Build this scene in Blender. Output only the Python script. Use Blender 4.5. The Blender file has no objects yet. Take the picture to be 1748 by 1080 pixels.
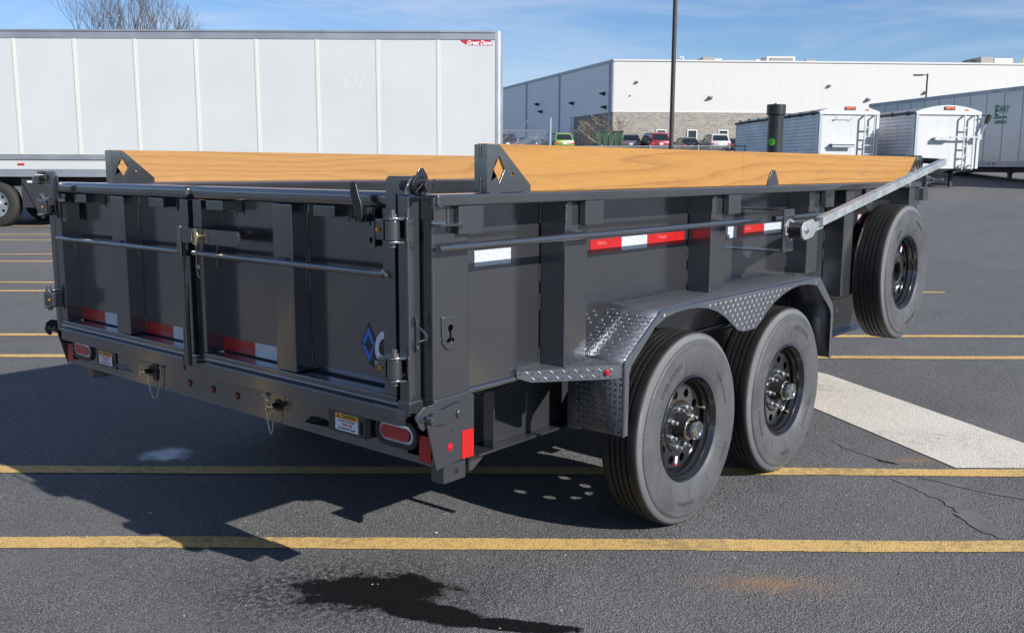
import bpy, bmesh, math, random
from mathutils import Vector, Matrix
from mathutils.geometry import tessellate_polygon
S = bpy.context.scene
COL = S.collection
R = math.radians
PI = math.pi
random.seed(7)

# ------------------------------------------------------------------ camera
CAM = Vector((-1.9129, -1.9202, 1.4204))
YAW, PITCH, ROLL = R(40.2915), R(8.9355), R(0.2284)
fw = Vector((math.cos(YAW)*math.cos(PITCH), math.sin(YAW)*math.cos(PITCH), -math.sin(PITCH)))
rt = Vector((math.sin(YAW), -math.cos(YAW), 0)); up = rt.cross(fw)
rt2 = rt*math.cos(ROLL)+up*math.sin(ROLL); up2 = -rt*math.sin(ROLL)+up*math.cos(ROLL)
cd = bpy.data.cameras.new('camera'); cam = bpy.data.objects.new('camera', cd); COL.objects.link(cam)
M = Matrix((rt2, up2, -fw)).transposed().to_4x4(); M.translation = CAM
cam.matrix_world = M
cd.sensor_width = 36; cd.lens = 1622.1/1748*36; cd.clip_start = .05; cd.clip_end = 3000
S.camera = cam

# ------------------------------------------------------------------ light
SUN_EL = R(30.1); AZ = R(1.9)      # light travels towards +Y and a little to -X
ld = Vector((-math.sin(AZ)*math.cos(SUN_EL), math.cos(AZ)*math.cos(SUN_EL), -math.sin(SUN_EL)))
sd = bpy.data.lights.new('sun', 'SUN'); sd.energy = 5.0; sd.angle = R(.53); sd.color = (1, .95, .88)
so = bpy.data.objects.new('sun', sd); COL.objects.link(so)
so.rotation_euler = ld.to_track_quat('-Z', 'Y').to_euler(); so.location = (0, -20, 20)
W_ = bpy.data.worlds.new('World'); S.world = W_; W_.use_nodes = True
nt = W_.node_tree; nt.nodes.clear()
sky = nt.nodes.new('ShaderNodeTexSky'); sky.sky_type = 'NISHITA'; sky.sun_disc = False
sky.sun_elevation = SUN_EL
sdir = -ld                                       # towards the sun
sky.sun_rotation = math.atan2(sdir.x, sdir.y)
sky.altitude = 200; sky.air_density = 1.0; sky.dust_density = .15; sky.ozone_density = 3.0
bg = nt.nodes.new('ShaderNodeBackground'); bg.inputs[1].default_value = .078
wo = nt.nodes.new('ShaderNodeOutputWorld')
# thin wisps of high cloud
tc = nt.nodes.new('ShaderNodeTexCoord'); mp = nt.nodes.new('ShaderNodeMapping')
mp.inputs['Scale'].default_value = (1.2, 1.2, 7.5); mp.inputs['Rotation'].default_value = (.05, .08, .3)
nz = nt.nodes.new('ShaderNodeTexNoise'); nz.inputs['Scale'].default_value = 2.6; nz.inputs['Detail'].default_value = 9; nz.inputs['Roughness'].default_value = .62; nz.inputs['Distortion'].default_value = .8
cr_ = nt.nodes.new('ShaderNodeValToRGB'); cr_.color_ramp.elements[0].position = .40; cr_.color_ramp.elements[1].position = .78
cr_.color_ramp.elements[0].color = (0, 0, 0, 1); cr_.color_ramp.elements[1].color = (.55, .55, .55, 1)
mx = nt.nodes.new('ShaderNodeMix'); mx.data_type = 'RGBA'
mx.inputs[7].default_value = (6.2, 6.7, 7.6, 1)
L = nt.links.new
tint = nt.nodes.new('ShaderNodeMix'); tint.data_type = 'RGBA'; tint.blend_type = 'MULTIPLY'; tint.inputs[0].default_value = 1
tint.inputs[7].default_value = (.70, .84, 1.06, 1)
L(tc.outputs['Generated'], mp.inputs[0]); L(mp.outputs[0], nz.inputs[0]); L(nz.outputs[0], cr_.inputs[0])
L(sky.outputs[0], tint.inputs[6]); L(tint.outputs[2], mx.inputs[6]); L(cr_.outputs[0], mx.inputs[0]); L(mx.outputs[2], bg.inputs[0]); L(bg.outputs[0], wo.inputs[0])
S.view_settings.view_transform = 'Standard'; S.view_settings.look = 'None'
S.view_settings.gamma = 1; S.view_settings.exposure = .6; S.view_settings.use_curve_mapping = False
S.render.engine = 'CYCLES'

# ------------------------------------------------------------------ materials
class NT:
    def __init__(s, name):
        m = bpy.data.materials.new(name); m.use_nodes = True; s.m = m; s.t = m.node_tree
        s.p = s.t.nodes['Principled BSDF']
    def n(s, typ, **kw):
        o = s.t.nodes.new('ShaderNode'+typ)
        for k, v in kw.items():
            if k[0] == '_': setattr(o, k[1:], v)
            else: o.inputs[k.replace('__', ' ')].default_value = v
        return o
    def l(s, a, b): s.t.links.new(a, b)
    def coord(s, scale=(1, 1, 1), rot=(0, 0, 0), loc=(0, 0, 0)):
        c = s.n('TexCoord'); m = s.n('Mapping'); m.inputs['Scale'].default_value = scale; m.inputs['Rotation'].default_value = rot; m.inputs['Location'].default_value = loc
        s.l(c.outputs['Object'], m.inputs[0]); return m.outputs[0]
    def noise(s, vec, scale, detail=4, rough=.5, dist=0):
        o = s.n('TexNoise', Scale=scale, Detail=detail, Roughness=rough, Distortion=dist)
        s.l(vec, o.inputs['Vector']); return o.outputs[0]
    def ramp(s, fac, stops):
        o = s.n('ValToRGB'); cr = o.color_ramp
        while len(cr.elements) < len(stops): cr.elements.new(.5)
        for e, (p, c) in zip(cr.elements, stops):
            e.position = p; e.color = (c, c, c, 1) if not isinstance(c, tuple) else (*c, 1)
        s.l(fac, o.inputs[0]); return o.outputs[0]
    def mix(s, fac, a, b, blend='MIX'):
        o = s.n('Mix', _data_type='RGBA', _blend_type=blend)
        for sock, v in ((0, fac), (6, a), (7, b)):
            if hasattr(v, 'default_value') or hasattr(v, 'links'): s.l(v, o.inputs[sock])
            else: o.inputs[sock].default_value = v if sock == 0 else (*v, 1) if isinstance(v, tuple) else (v, v, v, 1)
        return o.outputs[2]
    def math(s, op, a, b=None):
        o = s.n('Math', _operation=op)
        for i, v in enumerate((a, b)):
            if v is None: continue
            if isinstance(v, (int, float)): o.inputs[i].default_value = v
            else: s.l(v, o.inputs[i])
        return o.outputs[0]
    def bump(s, h, strength=.3, dist=.01):
        b = s.n('Bump', Strength=strength, Distance=dist); s.l(h, b.inputs['Height'])
        if s.p.inputs['Normal'].is_linked: s.l(s.p.inputs['Normal'].links[0].from_socket, b.inputs['Normal'])
        s.l(b.outputs[0], s.p.inputs['Normal'])
    def set(s, **kw):
        for k, v in kw.items():
            i = s.p.inputs[k.replace('__', ' ')]
            if hasattr(v, 'links'): s.l(v, i)
            elif isinstance(v, tuple): i.default_value = (*v, 1)
            else: i.default_value = v
        return s

def simple(name, col, rough=.5, metal=0, coat=0, nscale=0, nstr=.1, var=0, vscale=3, **kw):
    t = NT(name); t.set(Base__Color=col, Roughness=rough, Metallic=metal, Coat__Weight=coat, **kw)
    c = None
    if nscale or var: c = t.coord()
    if nscale: t.bump(t.noise(c, nscale, 3), nstr, .002)
    if var:
        f = t.ramp(t.noise(c, vscale, 5, .6), [(.3, 1-var), (.7, 1+var)])
        t.set(Base__Color=t.mix(1.0, col, f, 'MULTIPLY'))
    return t.m

def paint_mat(name, base, rough=.3, coat=.5, dust=.5, metal=.35):
    t = NT(name); c = t.coord()
    n1 = t.noise(c, 2.2, 5, .6); n2 = t.noise(c, 140, 3, .6)
    b = t.mix(t.ramp(n1, [(.35, 0.0), (.75, .5*dust)]), base, tuple(min(1, x*1.15+.01) for x in base))
    v = t.n('TexVoronoi', Scale=55, Randomness=1); t.l(c, v.inputs['Vector'])
    sp = t.ramp(v.outputs['Distance'], [(.0, 1.0), (.055, 0.0)])
    sel = t.ramp(t.noise(c, 9, 3), [(.5, 0.0), (.6, .55*dust)])
    f = t.math('MULTIPLY', sp, sel)
    b2 = t.mix(f, b, (.42, .41, .38))
    r = t.ramp(t.noise(c, 5, 5, .65), [(.3, rough-.03), (.7, rough+.06)])
    t.set(Base__Color=b2, Roughness=r, Metallic=metal, Coat__Weight=coat, Coat__Roughness=.09)
    t.bump(n2, .13, .0010); t.bump(t.noise(c, 30, 2), .03, .004); t.bump(t.noise(c, 2.5, 2), .05, .03)
    return t.m

m_paint = paint_mat('charcoal_paint', (.165, .173, .192), .15, .6, .9, .87)
m_paint2 = paint_mat('charcoal_frame_paint', (.12, .128, .145), .26, .4, .6, .82)
m_tread = paint_mat('tread_plate_paint', (.14, .15, .172), .36, .12, .9, .66)
m_black = simple('gloss_black', (.012, .012, .013), .16, 0, .8, 60, .03)
m_satin = simple('satin_black', (.015, .015, .017), .4, 0, 0, 80, .1)
m_pipe = simple('black_pvc', (.017, .018, .020), .38, 0, .1, 50, .06, .25, 6)
m_galv = NT('galvanised_steel'); _c = m_galv.coord((1, 1, 1)); _v = m_galv.n('TexVoronoi', Scale=70); m_galv.l(_c, _v.inputs['Vector'])
m_galv.set(Base__Color=m_galv.mix(m_galv.ramp(m_galv.noise(_c, 14, 4), [(.35, 0.0), (.65, 1.0)]), (.42, .45, .47), (.60, .63, .64)), Metallic=.75,
           Roughness=m_galv.ramp(_v.outputs['Color'], [(0, .34), (1, .5)])); m_galv.bump(m_galv.noise(_c, 60, 3), .1, .001); m_galv = m_galv.m
m_chrome = simple('zinc_chrome', (.55, .57, .58), .2, 1)
m_zinc = simple('yellow_zinc', (.75, .62, .35), .25, 1)
m_brass = simple('brass', (.8, .45, .12), .28, 1)
m_hole_dark = simple('painted_hole_dark', (.002, .002, .002), 1.0, Specular__IOR__Level=0.0)  # flat black painted in for the dark of a hole
m_boltp = simple('painted_bolt', (.13, .135, .145), .3, .6)
m_weld = simple('weld_bead', (.10, .105, .12), .25, .6, .3, 120, .5)
m_red = simple('red_reflective_sheet', (.38, .008, .008), .35, 0, .3, 90, .25, .15, 30)
m_redlens = simple('red_lens', (.45, .01, .015), .1, 0, 1, 70, .2)
m_redled = simple('red_marker_lens', (.36, .006, .014), .08, 0, 1)
m_lens = simple('clear_bezel', (.55, .57, .60), .15, .4, .6, 50, .15)
t = NT('white_reflective_sheet'); c = t.coord(); ck = t.n('TexChecker', Scale=80.0); cm = t.n('Mapping'); cm.inputs['Rotation'].default_value = (R(45), R(45), R(45)); t.l(c, cm.inputs[0]); t.l(cm.outputs[0], ck.inputs[0])
t.set(Base__Color=t.mix(t.math('MULTIPLY', ck.outputs['Fac'], .6), (.55, .60, .66), (.40, .45, .52)), Roughness=.3, Metallic=.2, Coat__Weight=.4); t.bump(t.noise(c, 80, 2), .2, .001); m_wtape = t.m
m_label_y = simple('label_orange', (.80, .36, .02), .4)
m_label_w = simple('label_white', (.72, .75, .80), .4)
m_ink = simple('label_ink', (.02, .02, .025), .5)
m_inkred = simple('label_red_ink', (.65, .03, .03), .5)
m_blue = simple('decal_blue', (.02, .16, .58), .3, 0, .4)
m_decalw = simple('decal_white', (.70, .71, .75), .35, 0, .4)
m_decal_hole = simple('decal_and_hole_black', (.010, .011, .014), .35, 0, .3)  # black of emblem and name plates, also the painted dark of small holes
m_green_st = simple('green_sticker', (.13, .60, .04), .5)
m_winch = simple('rubber_spring', (.012, .012, .013), .45, 0, .1)

def rubber():
    t = NT('tyre_rubber'); c = t.coord()
    sx = t.n('SeparateXYZ'); t.l(c, sx.inputs[0])
    ang = t.math('ARCTAN2', sx.outputs[0], sx.outputs[2])
    rr = t.math('SQRT', t.math('ADD', t.math('MULTIPLY', sx.outputs[0], sx.outputs[0]), t.math('MULTIPLY', sx.outputs[2], sx.outputs[2])))
    fine = t.math('SINE', t.math('MULTIPLY', ang, 300.0))
    m1 = t.ramp(rr, [(.359, 0.0), (.3615, 1.0), (.384, 1.0), (.386, 0.0)])
    h1 = t.math('MULTIPLY', fine, m1)
    rings = t.math('SINE', t.math('MULTIPLY', rr, 900.0))
    m2 = t.ramp(rr, [(.345, 0.0), (.35, .5), (.358, .5), (.36, 0.0)])
    m3 = t.ramp(rr, [(.222, .7), (.25, 0.0)])
    h2 = t.math('MULTIPLY', rings, t.math('ADD', m2, m3))
    side = t.ramp(sx.outputs[1], [(.0, 1.0), (.35, 1.0), (.352, 0.0)])
    sip = t.math('SINE', t.math('MULTIPLY', ang, 150.0)); sip = t.ramp(sip, [(.0, 0.0), (.06, 1.0)])
    m4 = t.ramp(rr, [(.3865, 0.0), (.388, 1.0)])
    h4 = t.math('MULTIPLY', sip, m4)
    t.bump(t.math('ADD', t.math('MULTIPLY', h1, .7), h2), .5, .0018)
    t.bump(h4, .35, .002)
    t.bump(t.noise(c, 200, 3), .15, .0008)
    dusty = t.mix(t.ramp(t.noise(c, 7, 5, .65, .5), [(.25, 0.0), (.8, 1.0)]), (.046, .048, .054), (.090, .094, .103))
    dusty = t.mix(m1, dusty, (.108, .112, .120))
    sidef = t.ramp(rr, [(.378, 1.0), (.387, 0.0)])
    t.set(Base__Color=t.mix(sidef, (.013, .013, .013), dusty), Roughness=t.ramp(t.noise(c, 12, 3), [(.3, .42), (.7, .6)]), Specular__IOR__Level=.4)
    return t.m
m_rubber = rubber()
m_rubtext = simple('raised_rubber', (.045, .047, .052), .5)

def wood(name, seed, base, dark, light, fa=8.0, fz=23.0, sx_=.24):
    t = NT(name); c = t.coord((1, 1, 1), loc=(seed, seed*.3, 0))
    m = t.n('Mapping'); m.inputs['Scale'].default_value = (sx_, 1.0, 3.0); t.l(c, m.inputs[0])
    f = t.noise(m.outputs[0], 1.7, 3, .4, .12)
    sx = t.n('SeparateXYZ'); t.l(c, sx.inputs[0])
    g = t.math('ADD', t.math('MULTIPLY', f, fa), t.math('MULTIPLY', sx.outputs[2], fz))
    fr = t.math('FRACT', g)
    ring = t.ramp(fr, [(0, .10), (.4, .0), (.75, .30), (.93, .85), (1.0, .10)])
    m2 = t.n('Mapping'); m2.inputs['Scale'].default_value = (3, 60, 60); t.l(c, m2.inputs[0])
    fib = t.noise(m2.outputs[0], 3.0, 4, .6)
    col = t.mix(t.math('MULTIPLY', ring, .64), base, dark)
    col = t.mix(t.ramp(fib, [(.3, 0.0), (.75, .5)]), col, light)
    # a few grey scuffs
    m3 = t.n('Mapping'); m3.inputs['Scale'].default_value = (3, 5, 9); t.l(c, m3.inputs[0])
    sc = t.ramp(t.noise(m3.outputs[0], 2.0, 6, .75), [(.60, 0.0), (.72, .5)])
    col = t.mix(sc, col, (.10, .075, .05))
    # knots
    v = t.n('TexVoronoi', Scale=1.15); vm = t.n('Mapping'); vm.inputs['Scale'].default_value = (1, 1, 2.2); t.l(c, vm.inputs[0]); t.l(vm.outputs[0], v.inputs['Vector'])
    kn = t.ramp(v.outputs['Distance'], [(.0, .9), (.022, .75), (.035, 0.0)])
    col = t.mix(kn, col, (.16, .075, .025))
    t.set(Base__Color=col, Roughness=.62)
    t.bump(fib, .15, .0015); t.bump(ring, .06, .001)
    return t.m
m_woodR = wood('pine_board_new', 3.1, (.325, .158, .037), (.13, .050, .010), (.40, .215, .058))
m_woodL = wood('pine_board_weathered', 8.7, (.30, .150, .042), (.12, .052, .014), (.40, .225, .078), 6.0, 27.0, .42)

def asphalt():
    t = NT('asphalt'); c = t.coord()
    n1 = t.noise(c, .6, 8, .68); n2 = t.noise(c, 95, 4, .65); n3 = t.noise(c, 2.3, 6, .65)
    v = t.n('TexVoronoi', Scale=185.0); t.l(c, v.inputs['Vector'])
    v2 = t.n('TexVoronoi', Scale=85.0); t.l(c, v2.inputs['Vector'])
    base = t.mix(t.ramp(n1, [(.3, 0.0), (.7, 1.0)]), (.165, .167, .170), (.262, .262, .263))
    base = t.mix(t.ramp(n3, [(.45, 0.0), (.72, .75)]), base, (.30, .297, .290))
    base = t.mix(t.ramp(v.outputs['Color'], [(.4, 0.0), (1.0, .6)]), base, (.40, .40, .40))
    base = t.mix(t.ramp(v.outputs['Distance'], [(.25, 0.0), (.55, .9)]), base, (.035, .035, .04))
    # pale chips of stone
    sel = t.ramp(v2.outputs['Color'], [(.93, 0.0), (.97, .9)])
    near = t.ramp(v2.outputs['Distance'], [(.15, 1.0), (.32, 0.0)])
    base = t.mix(t.math('MULTIPLY', sel, near), base, (.66, .60, .48))
    g = t.n('NewGeometry')
    def blob(x, y, sx, sy, ang=0, soft=.35, wob=.5, scale=5):
        m = t.n('Mapping'); m.vector_type = 'TEXTURE'
        m.inputs['Location'].default_value = (x, y, 0); m.inputs['Rotation'].default_value = (0, 0, ang); m.inputs['Scale'].default_value = (sx, sy, 1)
        t.l(g.outputs['Position'], m.inputs[0])
        ln = t.n('VectorMath', _operation='LENGTH'); t.l(m.outputs[0], ln.inputs[0])
        nn = t.noise(c, scale, 8, .72)
        d = t.math('ADD', ln.outputs['Value'], t.math('MULTIPLY', t.math('SUBTRACT', nn, .5), wob*4))
        return t.ramp(d, [(1-soft, 1.0), (1.0+.02, 0.0)])
    YA = YAW-PI/2
    # tyre scuffs: long soft dark lanes along the bays
    mm = t.n('Mapping'); mm.inputs['Rotation'].default_value = (0, 0, -YA); mm.inputs['Scale'].default_value = (.12, 1.1, 1); t.l(g.outputs['Position'], mm.inputs[0])
    base = t.mix(t.ramp(t.noise(mm.outputs[0], 1.6, 6, .6), [(.35, 0.0), (.75, .5)]), base, (.15, .15, .155))
    # oil / water spill
    wet = None
    for a in [(.10, .40, .30, .15, YA, .25, .5, 9), (.11, .17, .26, .075, YA-.4, .15, .35, 10), (.22, -.11, .24, .045, YA-.15, .12, .3, 9), (-.75, -.02, .16, .08, YA, .2, .4, 9)]:
        b = blob(*a); wet = b if wet is None else t.math('MAXIMUM', wet, b)
    spl = t.math('MULTIPLY', blob(.02, .50, .66, .36, YA, .9, .35, 3), t.ramp(t.noise(c, 42, 5, .75), [(.47, 0.0), (.52, .9)]))
    wet = t.math('MAXIMUM', wet, spl)
    base = t.mix(wet, base, (.007, .007, .0075))
    # pale dried splash
    base = t.mix(t.math('MULTIPLY', blob(.46, 2.35, .14, .13, YA, .6, .45, 12), .95), base, (.75, .76, .77))
    # rust
    for (x, y, a, b2, k) in [(1.03, -.59, .20, .08, .5), (2.83, -.53, .16, .10, .35), (1.05, -.62, .38, .12, .28), (2.80, -.50, .12, .03, .8)]:
        base = t.mix(t.math('MULTIPLY', t.math('MULTIPLY', blob(x, y, a, b2, YA, .8, .5, 7), k), t.ramp(t.noise(c, 60, 4, .7), [(.38, .25), (.56, 1.0)])), base, (.33, .19, .09))
    rgh = t.mix(wet, t.ramp(n2, [(.3, .75), (.7, .95)]), .5)
    t.set(Base__Color=base, Roughness=rgh, Specular__IOR__Level=t.ramp(wet, [(0, .35), (1, .12)]))
    t.bump(t.math('MULTIPLY', v.outputs['Distance'], -1.0), .8, .005)
    t.bump(n2, .7, .008); t.bump(t.noise(c, 38, 3, .6), .5, .010); t.bump(t.noise(c, 6, 4), .25, .03)
    return t.m
m_asphalt = asphalt()

def road_paint(name, col, wear=.5, wornto=(.09, .085, .08), edge=0):
    t = NT(name); c = t.coord()
    n = t.noise(c, 26, 7, .75); n0 = t.noise(c, 1.3, 5, .6)
    f = t.ramp(t.math('ADD', t.math('MULTIPLY', n, .6), t.math('MULTIPLY', n0, .4)), [(.57-.1*wear, 0.0), (.66-.1*wear, .85)])
    v = t.n('TexVoronoi', Scale=210.0); t.l(c, v.inputs['Vector'])
    f2 = t.ramp(v.outputs['Distance'], [(.42, 0.0), (.7, .75)])
    b = t.mix(f, col, wornto); b = t.mix(f2, b, tuple(x*.35 for x in col))
    b = t.mix(t.ramp(n0, [(.35, 0.0), (.7, .35)]), b, tuple(x*.62 for x in col))
    t.set(Base__Color=b, Roughness=.8)
    t.bump(t.math('MULTIPLY', v.outputs['Distance'], -1.0), .7, .005); t.bump(t.noise(c, 95, 4, .65), .5, .006)
    return t.m
m_yellow = road_paint('yellow_line_paint', (.74, .49, .17), .62, (.17, .145, .10))
m_white = road_paint('white_line_paint', (.76, .71, .63), .40, (.25, .23, .21))
m_patch = simple('crack_sealant', (.105, .105, .11), .75, 0, 0, 120, .5, .3, 8)

# ------------------------------------------------------------------ mesh helpers
class MB:
    mir = None            # mirror plane: y -> mir - y
    def __init__(s): s.b = bmesh.new(); s.mats = []; s.cur = 0
    def mat(s, m):
        if m not in s.mats: s.mats.append(m)
        s.cur = s.mats.index(m); return s
    def v(s, x, y, z): return s.b.verts.new((x, y, z))
    def f(s, vs):
        try: q = s.b.faces.new(vs); q.material_index = s.cur; return q
        except ValueError: return None
    def box(s, x0, x1, y0, y1, z0, z1):
        V = [s.v(x, y, z) for x in (x0, x1) for y in (y0, y1) for z in (z0, z1)]
        for q in ((0, 1, 3, 2), (4, 6, 7, 5), (0, 4, 5, 1), (2, 3, 7, 6), (0, 2, 6, 4), (1, 5, 7, 3)): s.f([V[i] for i in q])
        return s
    def hexa(s, P):      # 8 points: bottom ring 4, top ring 4
        V = [s.v(*p) for p in P]
        for q in ((0, 3, 2, 1), (4, 5, 6, 7), (0, 1, 5, 4), (1, 2, 6, 5), (2, 3, 7, 6), (3, 0, 4, 7)): s.f([V[i] for i in q])
        return s
    def plate(s, outer, holes, fn, t0, t1):
        """flat plate with holes: 2D loops -> fn(u,v,t)"""
        loops = [list(outer)]+[list(h) for h in holes]
        flat = [p for l in loops for p in l]
        tris = tessellate_polygon([[Vector((p[0], p[1], 0)) for p in l] for l in loops])
        A = [s.v(*fn(p[0], p[1], t0)) for p in flat]; B = [s.v(*fn(p[0], p[1], t1)) for p in flat]
        for tr in tris: s.f([A[i] for i in tr]); s.f([B[i] for i in reversed(tr)])
        k = 0
        for l in loops:
            n = len(l)
            for i in range(n):
                j = (i+1) % n; s.f([A[k+i], A[k+j], B[k+j], B[k+i]])
            k += n
        return s
    def cyl(s, p0, p1, r0, r1=None, n=16, caps=True):
        r1 = r0 if r1 is None else r1
        p0, p1 = Vector(p0), Vector(p1); d = (p1-p0).normalized()
        a = d.orthogonal().normalized(); b = d.cross(a)
        A = []; B = []
        for i in range(n):
            w = 2*PI*i/n; o = a*math.cos(w)+b*math.sin(w)
            A.append(s.b.verts.new(p0+o*r0)); B.append(s.b.verts.new(p1+o*r1))
        for i in range(n): s.f([A[i], A[(i+1) % n], B[(i+1) % n], B[i]])
        if caps: s.f(A[::-1]); s.f(B)
        return s
    def tube(s, pts, r, n=8, closed=False):
        pts = [Vector(p) for p in pts]; rings = []; m = len(pts); a = None
        for i, p in enumerate(pts):
            if closed: d = (pts[(i+1) % m]-pts[i-1]).normalized()
            else: d = (pts[min(i+1, m-1)]-pts[max(i-1, 0)]).normalized()
            if a is None: a = d.orthogonal().normalized()
            a = (a-d*a.dot(d)).normalized(); b = d.cross(a)
            rr = r[i] if isinstance(r, (list, tuple)) else r
            rings.append([s.b.verts.new(p+(a*math.cos(2*PI*k/n)+b*math.sin(2*PI*k/n))*rr) for k in range(n)])
        for i in range(m if closed else m-1):
            A, B = rings[i], rings[(i+1) % m]
            for k in range(n): s.f([A[k], A[(k+1) % n], B[(k+1) % n], B[k]])
        if not closed: s.f(rings[0][::-1]); s.f(rings[-1])
        return s
    def lathe(s, prof, c, n=48, wob=None):
        """profile [(r, y)] turned about the Y axis through c"""
        rings = []
        for j, (r, y) in enumerate(prof):
            rings.append([s.v(c[0]+r*math.cos(2*PI*k/n), c[1]+y+(wob(j, k) if wob else 0), c[2]+r*math.sin(2*PI*k/n)) for k in range(n)])
        for A, B in zip(rings, rings[1:]):
            for k in range(n): s.f([A[k], A[(k+1) % n], B[(k+1) % n], B[k]])
        return s
    def build(s, name, mat=None, parent=None, loc=None, bev=0, ang=32, shade=True, kind=None, label=None, seg=2):
        if MB.mir is not None:
            for v in s.b.verts: v.co.y = MB.mir-v.co.y
        bmesh.ops.recalc_face_normals(s.b, faces=s.b.faces)
        me = bpy.data.meshes.new(name); s.b.to_mesh(me); s.b.free()
        for m in ([mat] if mat else s.mats): me.materials.append(m)
        if shade:
            me.polygons.foreach_set('use_smooth', [True]*len(me.polygons)); me.set_sharp_from_angle(angle=R(ang))
        o = bpy.data.objects.new(name, me); COL.objects.link(o)
        if loc: o.location = loc
        if parent: o.parent = parent
        if bev:
            b = o.modifiers.new('bevel', 'BEVEL'); b.width = bev; b.segments = seg; b.limit_method = 'ANGLE'; b.angle_limit = R(40); b.harden_normals = True
        if kind: o['kind'] = kind
        if label: o['label'] = label
        return o

def BX(name, m, par, *b, bev=.003, **kw):
    mb = MB()
    for q in (b if isinstance(b[0], (tuple, list)) else [b]): mb.box(*q)
    return mb.build(name, m, par, bev=bev, **kw)
def thing(name, label, cat, loc=(0, 0, 0), rz=0, group=None):
    o = bpy.data.objects.new(name, None); COL.objects.link(o); o.empty_display_size = .2
    o.location = loc; o.rotation_euler = (0, 0, rz); o['label'] = label; o['category'] = cat
    if group: o['group'] = group
    return o
def tag(o, label, cat, group=None):
    o['label'] = label; o['category'] = cat
    if group: o['group'] = group
    return o
def circle(cx, cy, r, n=16, ry=None, rot=0):
    ry = r if ry is None else ry
    return [(cx+r*math.cos(2*PI*i/n)*math.cos(rot)-ry*math.sin(2*PI*i/n)*math.sin(rot), cy+r*math.cos(2*PI*i/n)*math.sin(rot)+ry*math.sin(2*PI*i/n)*math.cos(rot)) for i in range(n)]
def slot(cx, cy, hw, hh, n=8):
    """stadium lying along u"""
    P = []
    for i in range(n+1): a = -PI/2+PI*i/n; P.append((cx+hw-hh+hh*math.cos(a), cy+hh*math.sin(a)))
    for i in range(n+1): a = PI/2+PI*i/n; P.append((cx-hw+hh+hh*math.cos(a), cy+hh*math.sin(a)))
    return P
def rounded(x0, x1, y0, y1, r, n=4, corners=(1, 1, 1, 1)):
    P = []
    for k, (cx, cy, a0) in enumerate(((x1-r, y1-r, 0), (x0+r, y1-r, PI/2), (x0+r, y0+r, PI), (x1-r, y0+r, 1.5*PI))):
        if corners[k]:
            for i in range(n+1): a = a0+PI/2*i/n; P.append((cx+r*math.cos(a), cy+r*math.sin(a)))
        else: P.append(((x1, y1), (x0, y1), (x0, y0), (x1, y0))[k])
    return P
def text_geo(txt, size, bold=0, shear=0, sx=1, align='CENTER', ext=0):
    """returns (verts 2D+depth, faces) of set type"""
    cu = bpy.data.curves.new('t', 'FONT'); cu.body = txt; cu.size = size; cu.offset = bold*size; cu.shear = shear; cu.align_x = align; cu.align_y = 'CENTER'; cu.resolution_u = 3; cu.extrude = ext
    ob = bpy.data.objects.new('t', cu); COL.objects.link(ob)
    dg = bpy.context.evaluated_depsgraph_get(); me = bpy.data.meshes.new_from_object(ob.evaluated_get(dg))
    V = [(v.co.x*sx, v.co.y, v.co.z) for v in me.vertices]; F = [tuple(p.vertices) for p in me.polygons]
    bpy.data.objects.remove(ob); bpy.data.meshes.remove(me); bpy.data.curves.remove(cu)
    return V, F
def put_text(mb, txt, size, fn, **kw):
    V, F = text_geo(txt, size, **kw); vs = [mb.v(*fn(*v)) for v in V]
    for f in F: mb.f([vs[i] for i in f])
    return mb

# ------------------------------------------------------------------ ground
rr2 = Vector((rt.x, rt.y)); nn2 = Vector((math.cos(YAW), math.sin(YAW)))
BGROT = math.atan2(rt.y, rt.x)                 # frame of the parking lot: x to the right, y away
def lift(n):
    if n < 12: return 0.
    if n < 55: return .00085*(n-12)**2
    return 1.572+1.5*(1-math.exp(-(n-55)*.0731/1.5))
def P(r, n, z=None):
    """lot coordinates -> world; z above the ground"""
    return Vector((CAM.x+rr2.x*r+nn2.x*n, CAM.y+rr2.y*r+nn2.y*n, lift(n)+(z or 0)))
mb = MB()
ns = [-60, -20, -5, 0, 3, 6, 9, 12]+[12+1.5*i for i in range(1, 30)]+[58, 62, 66, 72, 80, 95, 120, 200, 500, 1500]
rs = [-1500, -400, -120, -60, -30, -15, -8, 0, 8, 15, 30, 60, 120, 400, 1500]
G = [[mb.v(*P(r, n)) for r in rs] for n in ns]
for i in range(len(ns)-1):
    for j in range(len(rs)-1): mb.f([G[i][j], G[i][j+1], G[i+1][j+1], G[i+1][j]])
o = mb.build('parking_lot', m_asphalt, ang=180); o['kind'] = 'structure'

def stripe(r0, r1, n0, w, n1=None, m=None, name='parking_line', wob=.006):
    n1 = n0 if n1 is None else n1
    mb = MB(); k = max(2, int((r1-r0)/.03)); rj = random.Random(int(n0*100)); A = []; B = []; ph = random.random()*9
    for i in range(k+1):
        t = i/k; r = r0+(r1-r0)*t; n = n0+(n1-n0)*t
        e = wob*(math.sin(r*1.3+ph)+.6*math.sin(r*3.7+ph*2)); e2 = e+wob*.5*math.sin(r*5.1+ph)+rj.uniform(-.0028, .0028); e += rj.uniform(-.0028, .0028)
        A.append(mb.v(*P(r, n-w/2+e, .004))); B.append(mb.v(*P(r, n+w/2+e2, .004)))
    for i in range(k): mb.f([A[i], A[i+1], B[i+1], B[i]])
    o = mb.build(name, m or m_yellow, ang=180); o['kind'] = 'structure'; return o
stripe(-9, 4.2, 3.428, .108, 3.447)
stripe(-9, 6.5, 4.308, .105, 4.338)
stripe(-9, 8.5, 6.96, .11, 7.15)
stripe(-9, 9.5, 7.86, .115, 8.1)
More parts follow.
